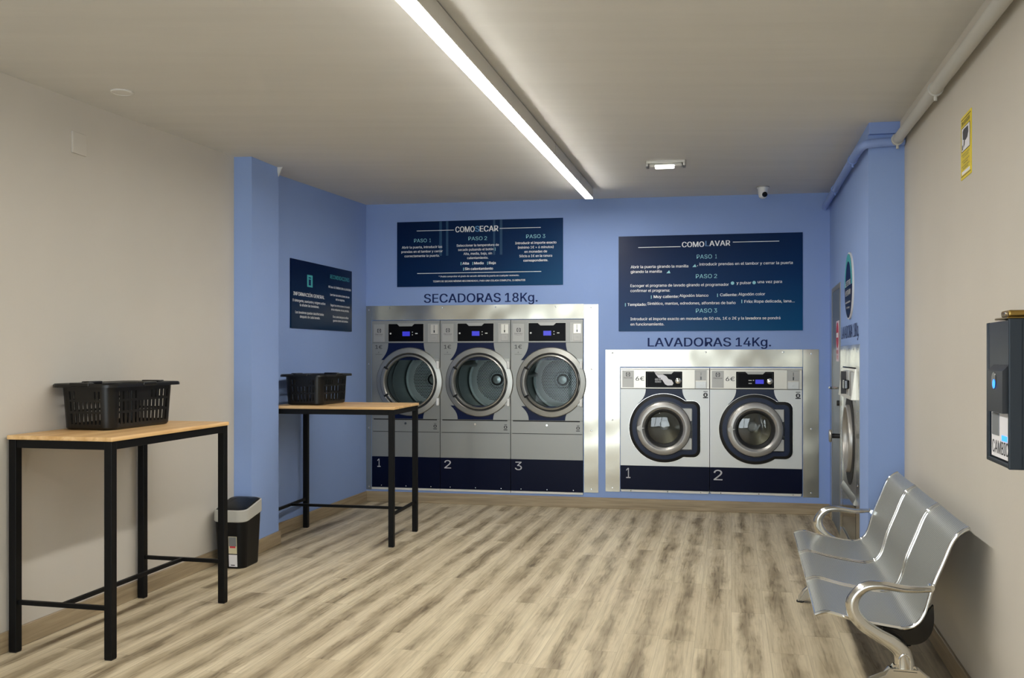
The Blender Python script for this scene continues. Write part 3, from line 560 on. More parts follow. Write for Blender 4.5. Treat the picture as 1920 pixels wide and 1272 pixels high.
def tag(o, label, cat, group=None):
    o['label'] = label; o['category'] = cat
    if group: o['group'] = group
    return o
def struct(name, bm, m, loc=(0, 0, 0), rot=0, parent=None, smooth=False):
    o = obj(name, bm, m, parent, smooth)
    if not parent: o.location = loc; o.rotation_euler = (0, 0, R(rot)); o['kind'] = 'structure'
    return o

# ------------------------------------------------------------------ places: wall frames (x along the wall, -y into the room)
class Frame:
    def __init__(s, x, y, a):
        s.o = Vector((x, y, 0)); s.a = a; s.x = Vector((math.cos(R(a)), math.sin(R(a)), 0)); s.n = Vector((math.sin(R(a)), -math.cos(R(a)), 0))
    def p(s, u, d=0, z=0): return s.o+s.x*u+s.n*d+Vector((0, 0, z))
FB = Frame(-1.488, 9.25, -10.51)       # back wall
FR = Frame(2.954, 8.426, -104.9)       # blue side wall, from the back corner towards the camera
FG = Frame(2.414, 5.576, -104.9)       # grey right wall, from the blue pillar towards the camera
FL = Frame(-2.528, 4.533, 77.6)        # grey left wall, away from the camera
FC = Frame(-1.488, 9.25, 76.3)         # blue recess wall on the left, u = 0 at the back corner
def ceil_z(x, y): return 2.760+.0285*y

def wall(name, F, u0, u1, z0, z1, m, holes=(), thick=.12):
    us = sorted({u0, u1, *[h[0] for h in holes], *[h[1] for h in holes]}); zs = sorted({z0, z1, *[h[2] for h in holes], *[h[3] for h in holes]})
    bm = B()
    for a, b in zip(us, us[1:]):
        for c, d in zip(zs, zs[1:]):
            if any(h[0] <= a and b <= h[1] and h[2] <= c and d <= h[3] for h in holes): continue
            box(bm, a, b, 0, thick, c, d)
    bmesh.ops.remove_doubles(bm, verts=bm.verts, dist=1e-5)
    return struct(name, bm, m, F.p(0), F.a)

# floor and ceiling
bm = B(); box(bm, -5.2, 4.2, -3.6, 10.8, -.12, 0); struct('floor', bm, M['floor'])
bm = B()
vs = [bm.verts.new((x, y, ceil_z(x, y)+dz)) for dz in (0, .14) for x, y in ((-5.2, -3.6), (4.2, -3.6), (4.2, 10.8), (-5.2, 10.8))]
for f in ((0, 1, 2, 3), (7, 6, 5, 4), (0, 4, 5, 1), (1, 5, 6, 2), (2, 6, 7, 3), (3, 7, 4, 0)): bm.faces.new([vs[i] for i in f])
struct('ceiling', bm, M['ceiling'])
HT = 3.12
DRY = (.060, 2.222, .125, 1.842)
WSH = (2.58, 4.275, .168, 1.368)
wall('wall_back', FB, -.12, 4.64, 0, HT, M['blue_wall'], [DRY, WSH])
wall('wall_recess', FC, -2.72, 0, 0, HT, M['blue_wall'])
wall('wall_left', FL, -7.3, 2.215, 0, HT, M['grey_wall'])
wall('wall_side', FR, 0, 2.86, 0, HT, M['blue_wall'], [(.26, 1.06, 0, 2.07), (1.27, 2.25, .10, 1.40)])
wall('wall_right', FG, -.02, 8.3, 0, HT, M['grey_wall'])
# pillars (short blue returns)
bm = B()
pts = [(-2.30, 6.72), (-1.918, 6.68), (-1.837, 7.137), (-2.30, 7.20)]
lo = [bm.verts.new((x, y, 0)) for x, y in pts]; hi = [bm.verts.new((x, y, HT)) for x, y in pts]
bm.faces.new(lo[::-1]); bm.faces.new(hi)
for i in range(4): bm.faces.new((lo[i], lo[(i+1) % 4], hi[(i+1) % 4], hi[i]))
struct('wall_pillar_left', bm, M['blue_wall'])
bm = B()
pts = [(2.206, 5.614), (2.60, 5.542), (2.66, 5.75), (2.32, 5.82), (2.262, 5.824)]
lo = [bm.verts.new((x, y, 0)) for x, y in pts]; hi = [bm.verts.new((x, y, HT)) for x, y in pts]
bm.faces.new(lo[::-1]); bm.faces.new(hi)
for i in range(5): bm.faces.new((lo[i], lo[(i+1) % 5], hi[(i+1) % 5], hi[i]))
struct('wall_pillar_right', bm, M['blue_wall'])
# storefront behind the camera
FF = Frame(-4.15, -1.70, -10.5)
FFb = Frame(.35, -2.53, 169.5)
wall('wall_front', FFb, -3.7, 5.5, 0, HT, M['grey_wall'], [(.35, 4.25, .12, 2.45)])
bm = B()
for a, b in ((.35, 1.6), (1.6, 2.95), (2.95, 4.25)):
    frame(bm, a, b, .12, 2.45, .05, .03, .09)
struct('window_1', bm, M['door_frame'], FFb.p(0), FFb.a)
bm = B(); box(bm, .36, 4.24, .055, .062, .13, 2.44); struct('window_pane', bm, M['clear_glass'], parent=bpy.data.objects['window_1'])
c = FFb.p(2.30, -.13, 1.285); po.location = c; po.rotation_euler = (R(90), 0, R(169.5+180)); pl.size = 3.95; pl.size_y = 2.38

for nm, bx_ in (('wall_light_block_back', (-5.2, 4.2, 10.7, 10.8)), ('wall_light_block_left', (-5.2, -5.1, -3.0, 10.7)), ('wall_light_block_right', (4.1, 4.2, -3.6, 10.7))):  # unseen outer shell, added to stop sky light leaking past the machines
    bm = B(); box(bm, *bx_, 0, 3.2); struct(nm, bm, M['grey_wall'])

# baseboards
def skirting(name, F, u0, u1, d=0):
    bm = B(); box(bm, u0, u1, -.014-d, -d+.002, 0, .105, .003, 1); struct(name, bm, M['base'], F.p(0), F.a)
skirting('baseboard_back', FB, 0.0, 4.515)
skirting('baseboard_recess', FC, -2.2, -.012)
skirting('baseboard_left', FL, -7.2, 2.2)
skirting('baseboard_right', FG, .0, 8.2)
skirting('baseboard_side', FR, .01, .22)
FPl = Frame(-1.918, 6.68, math.degrees(math.atan2(.457, .081))); skirting('baseboard_pillar', FPl, -.012, .478)
FPf = Frame(-1.918, 6.68, -6.0); skirting('baseboard_pillar_front', FPf, -.13, .012)

# ------------------------------------------------------------------ linear ceiling lamp
a = Vector((-.327, 3.5, 0)); b = Vector((.694, 8.15, 0)); t = (b-a).normalized(); ang = math.degrees(math.atan2(t.y, t.x))
o0 = a+t*-2.6
LEN = (b-o0).length
lamp = thing('linear_ceiling_lamp', 'long white glowing linear lamp running along the ceiling', 'ceiling lamp', (o0.x, o0.y, ceil_z(0, o0.y)), ang)
sl = math.atan(.0285*t.y); lamp.rotation_euler = (0, -sl, R(ang))
def f(bm):
    box(bm, 0, LEN, -.036, .036, -.093, -.006, .002, 1)
part('profile', M['alu'], lamp, f)
part('gap_shade', M['dark_gap'], lamp, lambda bm: box(bm, .01, LEN-.01, -.030, .030, -.008, .004))  # near-black strip standing in for the shaded gap under the ceiling
part('diffuser', M['led'], lamp, lambda bm: box(bm, .004, LEN-.004, -.0325, .0325, -.0985, -.092))
for u in (LEN-2.02, LEN-.80):
    part('hanging_clip', M['chrome'], lamp, lambda bm: box(bm, u-.003, u+.003, -.0385, .0385, -.075, .002))

# emergency lamp, ceiling camera, cover plates
x, y = 1.165, 6.87
em = thing('emergency_light', 'small rectangular lit emergency lamp on the ceiling right of the long lamp', 'lamp', (x, y, ceil_z(x, y)), -10.5)
part('housing', M['lamp_body'], em, lambda bm: box(bm, -.145, .145, -.055, .055, -.022, .004, .006))
part('cover', M['lamp_body'], em, lambda bm: box(bm, -.125, .125, -.046, .046, -.046, -.02, .014, 3))
part('diffuser', M['lamp_diff'], em, lambda bm: box(bm, -.085, .07, -.049, .049, -.050, -.03, .014, 3))
part('end_cap', M['plate_grey'], em, lambda bm: box(bm, .127, .15, -.05, .05, -.045, .003, .006))
part('end_cap', M['plate_grey'], em, lambda bm: box(bm, -.15, -.127, -.05, .05, -.045, .003, .006))
x, y = 2.235, 8.08
cm = thing('security_camera', 'white dome security camera with dark lens on the ceiling near the back wall', 'camera', (x, y, ceil_z(x, y)), 15)
def f(bm):
    n = 28; rr = [(.052, .004), (.052, -.012), (.044, -.022), (.040, -.045), (.038, -.075), (.033, -.093), (.02, -.104), (.001, -.107)]
    ring_loft(bm, [[(r*math.cos(2*PI*i/n), r*math.sin(2*PI*i/n), z) for i in range(n)] for r, z in rr])
part('housing', M['white_plastic'], cm, f)
part('base_ring', M['plate_grey'], cm, lambda bm: cyl_z(bm, 0, 0, .058, -.008, .004, 28))
def f(bm):
    lathe(bm, [(.0005, -.047), (.013, -.046), (.022, -.041), (.024, -.034), (.024, -.01)], 0, -.074, 28)
part('lens', M['black_gloss'], cm, f)
x, y = -2.09, 4.86
rp = B(); n = 36
ring_loft(rp, [[(r*math.cos(2*PI*i/n), r*math.sin(2*PI*i/n), z) for i in range(n)] for r, z in ((.058, .004), (.058, -.006), (.050, -.009), (.048, -.007), (.001, -.007))])
rp = obj('ceiling_cover_plate', rp, M['ceiling']); rp.location = (x, y, ceil_z(x, y)); tag(rp, 'round painted cover plate on the ceiling near the left wall', 'cover plate')
wp = B(); box(wp, -.058, .058, -.012, .002, -.06, .06, .004); wp = obj('wall_cover_plate', wp, M['grey_wall'])
wp.location = FL.p(.527, 0, 2.662); wp.rotation_euler = (0, 0, R(FL.a)); tag(wp, 'square painted junction box cover high on the grey left wall', 'cover plate')
# small loose flake of plaster under the ceiling at the pillar
fl = B(); prism(fl, [(0, 0), (.045, .0), (.012, -.075)], -.006, .006); fl = obj('plaster_wedge', fl, M['ceiling'])
fl.location = (-1.845, 7.12, ceil_z(0, 7.12)+.002); fl.rotation_euler = (0, 0, R(-10)); tag(fl, 'small white plaster wedge under the ceiling at the left blue pillar', 'plaster')

# ------------------------------------------------------------------ pipes and trunking, top right
def pipe(name, pts, r, m, label, cat='pipe', clips=(), cm=None, k=1):
    t = thing(name, label, cat, pts[0])
    o = Vector(pts[0])
    q = [Vector(p)-o for p in pts]
    part('tube', m, t, lambda bm: tube(bm, q, r, 16))
    for c, nrm in clips:
        c = Vector(c)-o
        def f(bm):
            d = (q[-1]-q[0]).normalized() if len(q) == 2 else nrm
            tube(bm, [c-d*.012, c+d*.012], r*1.22, 16)
            tube(bm, [c, c+Vector((.0, 0, -.0))+nrm*0+Vector((0, 0, -r*1.9))], r*.28, 8)
        part('clip', cm or m, t, f)
    return t
g0 = FG.p(.03, .052, 2.800); g1 = FG.p(7.5, .052, 2.800-.0285*7.5*.966)
dirg = (g1-g0).normalized()
pipe('grey_conduit_pipe', [g0, g1], .030, M['grey_pipe'], 'grey pipe running under the ceiling along the right wall', clips=[(g0+dirg*1.24, dirg), (g0+dirg*.05, dirg)])
bm = B(); q = FG.p(0, 0, 0)
def trunk(bm):
    L_ = 7.6
    for s in (0,):
        z0 = ceil_z(0, FG.p(.01).y); z1 = ceil_z(0, FG.p(L_).y)
        vs = [(.005, -.03, z0-.075), (.005, 0.001, z0-.075), (.005, .001, z0+.003), (.005, -.03, z0+.003)]
        ve = [(L_, -.03, z1-.075), (L_, .001, z1-.075), (L_, .001, z1+.003), (L_, -.03, z1+.003)]
        ring_loft(bm, [vs, ve])
trunk(bm); tr = obj('trim_1', bm, M['grey_wall'], None, False); tr.location = q; tr.rotation_euler = (0, 0, R(FG.a)); tr['kind'] = 'structure'
FP = Frame(2.206, 5.614, -10.6)
zc = ceil_z(0, 5.6)
bx = B(); box(bx, .0, .215, -.03, .002, zc-.072, zc+.004, .003)
bx = obj('blue_duct_cover', bx, M['blue_pipe']); bx.location = FP.p(0); bx.rotation_euler = (0, 0, R(FP.a)); tag(bx, 'blue painted cover strip at the top of the right blue pillar', 'cover strip')
pb = [FP.p(.20, .045, 2.795), FP.p(.02, .045, 2.787), FP.p(-.03, .03, 2.78)] + [FR.p(2.86, .045, 2.775), FR.p(2.6, .045, 2.79), FR.p(0.10, .045, 2.868), FR.p(.03, .045, 2.86)]
pbs = spline(pb[:4], 4)[:-1]+pb[3:]
dr = (FR.p(0)-FR.p(1))
pipe('blue_conduit_pipe', pbs, .027, M['blue_pipe'], 'blue painted pipe bending around the right blue pillar to the back wall', clips=[(FR.p(2.45, .045, 2.795), dr), (FR.p(1.1, .045, 2.838), dr), (FR.p(.12, .045, 2.867), dr)])

# ------------------------------------------------------------------ signs
def screw(parent, u, z, d=.002, r=.008, m=None):
    part('screw', m or M['chrome'], parent, lambda bm: lathe(bm, [(.0005, -d-.004), (r*.6, -d-.0035), (r, -d-.001), (r, -d+.001)], u, z, 12))
def sign(name, label, F, u0, u1, z0, z1, m, th=.006):
    w_, h_ = u1-u0, z1-z0
    t = thing(name, label, 'sign', F.p((u0+u1)/2, 0, (z0+z1)/2), F.a)
    part('panel', m, t, lambda bm: box(bm, -w_/2, w_/2, -th, .0005, -h_/2, h_/2), False)
    return t
def lines(t, name, m, rows, y=-.0072, bold=0):
    if name == 'step_heading':
        for s_, x, z, cap, w_ in rows:
            a_, b_ = s_.split()
            part('step_word', m, t, lambda bm: text(bm, a_, x-w_/2, z, cap, w_*.76, 'L', y), False)
            part('step_number', m, t, lambda bm: text(bm, b_, x+w_/2, z, cap, w_*(.08 if b_ == '1' else .14), 'R', y), False)
        return
    for r in rows:
        bm = B(); text(bm, r[0], r[1], r[2], r[3], r[4] if len(r) > 4 else None, r[5] if len(r) > 5 else 'C', y, r[6] if len(r) > 6 else (bold or (.012 if name == 'text_line' else 0)))
        obj(name, bm, m, t, False)
def bars(t, name, m, rects, y0=-.0071, y1=-.0062):
    for x0, x1, z0, z1 in rects:
        bm = B(); box(bm, x0, x1, y0, y1, z0, z1); obj(name, bm, m, t, False)

# "how to dry" sign: 1.692 x .656
W, H = 1.692, .656
t = sign('instruction_sign', 'navy dryer instruction sign headed COMOSECAR above the dryers', FB, .331, 2.023, 2.179, 2.835, M['sign_dry'])
bars(t, 'band', M['dry_band'], [(-.405, -.378, -.02, .325), (-.335, -.312, -.02, .325), (.147, .167, -.02, .325), (.215, .24, -.02, .325)], -.0066, -.006)
lines(t, 'heading', M['white_print'], [('COMO', -.237, .212, .056, .195, 'L', .02), ('ECAR', .013, .213, .056, .185, 'L', .02)])
lines(t, 'heading_accent', mat('steel_blue_print', srgb(90, 150, 205), .5), [('S', -.034, .213, .056, .04, 'L', .02)], y=-.0073)
bars(t, 'rule', M['white_print'], [(-.64, -.255, .2325, .238), (.213, .625, .2365, .242), (-.635, .63, -.197, -.1915)])
lines(t, 'step_heading', M['cyan_print'], [('PASO 1', -.58, .120, .036, .175), ('PASO 2', -.01, .128, .036, .19), ('PASO 3', .575, .135, .036, .19)])
lines(t, 'text_line', M['white_print'], [
    ('Abrir la puerta, introducir las', -.585, .060, .0235, .42), ('prendas en el tambor y cerrar', -.585, .016, .0235, .43), ('correctamente la puerta.', -.585, -.028, .0235, .365),
    ('Seleccionar la temperatura de', -.01, .067, .0235, .43), ('secado pulsando el botón', -.03, .025, .0235, .36), ('Alta, media, baja, sin', -.01, -.016, .0235, .29), ('calentamiento.', -.01, -.059, .0235, .215),
    ('Introducir el importe exacto', .575, .078, .0235, .41), ('(mínimo 1€ = 6 minutos)', .575, .034, .0235, .355), ('en monedas de', .575, -.008, .0235, .225), ('50cts o 1€ en la ranura', .575, -.051, .0235, .325), ('correspondiente.', .575, -.095, .0235, .245),
    ('* Podrá comprobar el grado de secado abriendo la puerta en cualquier momento.', 0, -.236, .016, .82), ('TIEMPO DE SECADO MÍNIMO RECOMENDADO, PARA UNA COLADA COMPLETA, 15 MINUTOS', 0, -.285, .017, .94)])
lines(t, 'bold_text_line', M['white_print'], [('Alta', -.165, -.113, .025, .065, 'L', .025), ('Media', -.045, -.113, .025, .095, 'L', .025), ('Baja', .105, -.113, .025, .068, 'L', .025), ('Sin calentamiento', -.14, -.168, .025, .285, 'L', .025)])
bars(t, 'thermometer_icon', M['cyan_print'], [(-.184, -.177, -.118, -.088), (-.064, -.057, -.118, -.088), (.087, .094, -.118, -.088), (-.158, -.151, -.173, -.143), (.165, .171, .02, .05)])

# "how to wash" sign: 1.711 x .917
t = sign('instruction_sign', 'larger navy washer instruction sign headed COMOLAVAR above the washing machines', FB, 2.564, 4.275, 1.720, 2.637, M['sign_wash'])
X = lambda p: (p-950)/1795*1.711; Z = lambda p: -(p-512)/935*.917
lines(t, 'heading', M['white_print'], [('COMO', X(686), Z(163), .050, .205, 'L', .02), ('AVAR', X(955), Z(157), .050, .19, 'L', .02)])
lines(t, 'heading_accent', mat('slate_blue_print', srgb(92, 134, 180), .5), [('L', X(916), Z(158), .050, .032, 'L', .02)], y=-.0073)
bars(t, 'rule', M['white_print'], [(X(250), X(672), Z(160), Z(154)), (X(1182), X(1625), Z(127), Z(121))])
lines(t, 'step_heading', M['cyan_print'], [('PASO 1', X(928), Z(278), .038, .187), ('PASO 2', X(925), Z(468), .038, .197), ('PASO 3', X(925), Z(802), .038, .197)])
lines(t, 'text_line', M['white_print'], [
    ('Abrir la puerta girando la manilla', X(175), Z(360), .026, .545, 'L'), (', introducir prendas en el tambor y cerrar la puerta', X(835), Z(345), .026, .875, 'L'),
    ('girando la manilla', X(175), Z(407), .026, .295, 'L'),
    ('Escoger el programa de lavado girando el programador', X(172), Z(545), .026, .925, 'L'), ('y pulsar', X(1217), Z(531), .026, .135, 'L'), ('una vez para', X(1420), Z(524), .026, .22, 'L'),
    ('confirmar el programa:', X(172), Z(594), .026, .375, 'L'),
    ('Algodón blanco', X(660), Z(648), .026, .27, 'L'), ('Algodón color', X(1235), Z(641), .026, .243, 'L'),
    ('Sintético, mantas, edredones, alfombras de baño', X(342), Z(722), .026, .825, 'L'), ('Ropa delicada, lana...', X(1388), Z(711), .026, .365, 'L'),
    ('Introducir el importe exacto en monedas de 50 cts, 1€ o 2€ y la lavadora se pondrá', X(172), Z(872), .026, 1.395, 'L'), ('en funcionamiento.', X(172), Z(924), .026, .32, 'L')])
lines(t, 'bold_text_line', M['white_print'], [('Muy caliente:', X(405), Z(655), .026, .235, 'L', .02), ('Caliente:', X(1058), Z(645), .026, .158, 'L', .02), ('Templado:', X(142), Z(730), .026, .18, 'L', .02), ('Frío:', X(1293), Z(712), .026, .078, 'L', .02)])
bars(t, 'thermometer_icon', M['cyan_print'], [(X(a), X(a)+.007, Z(b), Z(b)+.032) for a, b in ((377, 662), (1029, 652), (117, 735), (1264, 714))])
def f(bm):
    for cx, cz in ((X(808), Z(344)), (X(552), Z(400))):
        prism(bm, [(cx-.02, cz-.014), (cx+.018, cz-.014), (cx+.006, cz+.014)], -.0071, -.0062)
    for cx, cz in ((X(1178), Z(520)), (X(1386), Z(518))):
        lathe(bm, [(.0005, -.0071), (.016, -.0071), (.016, -.006)], cx, cz, 20)
part('icon', M['cyan_print'], t, f, False)

# wall lettering
def letters(s, label, F, u0, u1, z, cap, split=.68):
    t = thing('wall_lettering', label, 'wall lettering', F.p((u0+u1)/2, 0, z), F.a)
    W_ = u1-u0; a, b = s.split(' '); wa = W_*split
    part('word', M['navy_print'], t, lambda bm: text(bm, a, -W_/2, 0, cap, wa, 'L', -.0015, .013), False)
    part('word', M['navy_print'], t, lambda bm: text(bm, b, W_/2, 0, cap, W_*(1-split)-W_*.04, 'R', -.0015, .013), False)
letters('SECADORAS 18Kg.', 'navy lettering SECADORAS 18Kg. on the blue wall above the dryers', FB, .613, 1.768, 2.017, .088)
letters('LAVADORAS 14Kg.', 'navy lettering LAVADORAS 14Kg. on the blue wall above the pair of washers', FB, 2.845, 3.988, 1.572, .083)
letters('LAVADORA 18Kg.', 'narrow navy lettering LAVADORA 18Kg. on the blue side wall above the big washer', FR, 1.16, 2.40, 1.615, .095)

# information sign on the recess wall
t = sign('information_sign', 'square navy sign headed INFORMACIÓN GENERAL on the left blue recess wall', FC, -1.64, -.385, 1.72, 2.308, M['sign_info'], .012)
W, H = 1.255, .588
X = lambda p: (p-600)/880*W; Z = lambda p: (.5-p)*H
part('info_tile', M['teal_print'], t, lambda bm: box(bm, X(368), X(442), -.0128, -.0115, Z(.375), Z(.195)), False)
lines(t, 'info_mark', M['navy_print'], [('i', X(403), Z(.35), .07, .03, 'C', .03)], -.0134)
lines(t, 'heading', M['white_print'], [('INFORMACIÓN GENERAL', X(398), Z(.525), .030, .60, 'C', .015)], -.0132)
lines(t, 'teal_heading', M['teal_print'], [('RECOMENDACIONES', X(845), Z(.185), .036, .43)], -.0132)
lines(t, 'text_line', M['white_print'], [
    ('El detergente, suavizante y oxígeno activo', X(400), Z(.615), .022, .63), ('lo añaden las lavadoras.', X(400), Z(.675), .022, .37),
    ('Las lavadoras quedan desinfectadas', X(405), Z(.785), .022, .55), ('después de cada lavado.', X(408), Z(.845), .022, .39),
    ('NO lavar ALFOMBRAS EN LA LAVADORA', X(845), Z(.335), .020, .50), ('Leer bien las instrucciones de uso', X(845), Z(.455), .020, .43), ('de las máquinas.', X(850), Z(.52), .020, .20),
    ('Seguir las instrucciones de lavado', X(850), Z(.62), .020, .43), ('de las etiquetas de las prendas.', X(850), Z(.685), .020, .40),
    ('Si es usted alérgico/a utilice', X(857), Z(.80), .020, .35), ('guantes dentro del tambor.', X(857), Z(.86), .020, .34)], -.0132)

# oval phone sign on the side wall
t = thing('oval_sign', 'tall narrow navy and teal oval sign with phone numbers on the blue side wall', 'sign', FR.p(1.83, 0, 1.995), FR.a)
def oval(bm, rx, rz, y0, y1, cz=0, n=48, a0=0, a1=360):
    prism(bm, [(rx*math.cos(R(a0+(a1-a0)*i/n)), cz+rz*math.sin(R(a0+(a1-a0)*i/n))) for i in range(n if a1-a0 == 360 else n+1)], y0, y1)
part('panel', M['white_plastic'], t, lambda bm: oval(bm, .275, .245, -.012, 0), False)
part('face', M['navy_print'], t, lambda bm: oval(bm, .26, .235, -.014, -.011), False)
part('teal_arc', M['teal_print'], t, lambda bm: prism_ring(bm, [(.26*math.cos(R(a)), .235*math.sin(R(a))) for a in range(0, 181, 6)]+[(-.26, -.001)], [(.2*math.cos(R(a)), .18*math.sin(R(a))) for a in range(0, 181, 6)]+[(-.2, -.001)], -.0155, -.0135), False)
part('band', M['navy'], t, lambda bm: oval(bm, .255, .23, -.0152, -.0138, 0, 36, 182, 358), False)
lines(t, 'text_line', M['white_print'], [('667 737 981', 0, -.0, .04, .36), ('682 724 900', 0, -.07, .04, .36), ('atención telefónica', 0, -.125, .014, .34), ('24 horas', 0, -.165, .014, .22)], -.0165)

# surveillance sign on the right wall
t = thing('surveillance_sign', 'upright yellow video surveillance notice high on the grey right wall', 'sign', FG.p(1.68, 0, 2.40), FG.a)
part('panel', M['yellow'], t, lambda bm: box(bm, -.098, .098, -.003, 0, -.138, .138), False)
part('picture_field', M['white_paper'], t, lambda bm: box(bm, -.078, .075, -.0038, -.0028, -.015, .085), False)
part('field_border', M['dark_print'], t, lambda bm: (frame(bm, -.081, .078, -.018, .088, .0028, -.0042, -.0028), box(bm, -.09, .09, -.0038, -.0028, .124, .127), box(bm, -.09, .09, -.0038, -.0028, -.124, -.127)), False)
def f(bm):
    prism(bm, [(-.052, .035), (-.055, .07), (-.04, .078), (.045, .076), (.05, .05), (.03, .03), (.0, .024)], -.0046, -.0036)
    prism(bm, [(-.03, .03), (-.012, .03), (-.022, .008), (-.04, -.002)], -.0046, -.0036)
    prism(bm, [(-.065, .01), (-.055, .012), (-.052, -.01), (-.066, -.01)], -.0046, -.0036)
part('camera_symbol', M['dark_print'], t, f, False)
lines(t, 'heading', M['dark_print'], [('ZONA VIDEOVIGILADA', 0, .098, .017, .16, 'C', .02)], -.004)
lines(t, 'text_line', M['dark_print'], [('EN CUMPLIMIENTO DE LO DISPUESTO', 0, -.036, .006, .15), ('EN LA LEY DE PROTECCIÓN', 0, -.046, .006, .11), ('DE DATOS DE CARÁCTER', 0, -.064, .006, .14), ('PERSONAL', 0, -.074, .006, .09), ('PUEDE EJERCITAR SUS DERECHOS', 0, -.088, .006, .15), ('ANTE EL RESPONSABLE', 0, -.098, .006, .1)], -.004)
part('name_strip', M['white_paper'], t, lambda bm: box(bm, -.075, .075, -.0038, -.0028, -.119, -.105), False)

# ------------------------------------------------------------------ stainless sheets around the machines
def sheet(label, F, u0, u1, z0, z1, screws, th=.003, grp=None):
    t = thing('steel_panel', label, 'steel panel', F.p(u0, 0, z0), F.a, grp)
    part('sheet', M['steel'], t, lambda bm: box(bm, 0, u1-u0, -th, .0, 0, z1-z0))
    for u, z in screws: screw(t, u-u0, z-z0, th)
sheet('narrow stainless strip left of the dryers in the corner', FB, .002, .058, .12, 1.99, [(.03, 1.95), (.03, 1.40), (.03, .75), (.03, .15)])
sheet('stainless fascia sheet above the three dryers', FB, .060, 2.226, 1.846, 1.99, [(.25, 1.965), (.8, 1.965), (1.35, 1.965), (1.95, 1.965)])
sheet('tall stainless strip right of dryer 3', FB, 2.228, 2.368, .15, 1.985, [(2.3, 1.955), (2.3, 1.35), (2.3, .75), (2.3, .18)])
sheet('tall stainless strip left of washer 1', FB, 2.437, 2.576, .165, 1.542, [(2.505, 1.51), (2.505, .86), (2.505, .20)])
sheet('stainless fascia sheet above the two washers', FB, 2.578, 4.274, 1.378, 1.542, [(3.39, 1.515), (4.1, 1.515)])
sheet('tall stainless strip right of washer 2', FB, 4.278, 4.420, .16, 1.542, [(4.35, 1.50), (4.35, .80), (4.35, .20)])

def logo(t, x, z, s, y, m):
    def f(bm):
        e = s*.22
        for sx in (-1, 1):
            box(bm, x+sx*s/2-e/2, x+sx*s/2+e/2, y-.0006, y+.001, z-s/2, z+s/2)
        for sz in (-1, 1):
            box(bm, x-s/2, x-s*.12, y-.0006, y+.001, z+sz*s/2-e/2, z+sz*s/2+e/2); box(bm, x+s*.12, x+s/2, y-.0006, y+.001, z+sz*s/2-e/2, z+sz*s/2+e/2)
        prism(bm, [(x-s*.22, z), (x+s*.15, z-s*.26), (x+s*.15, z+s*.26)], y-.0006, y+.001)
    return part('logo', m, t, f, False)

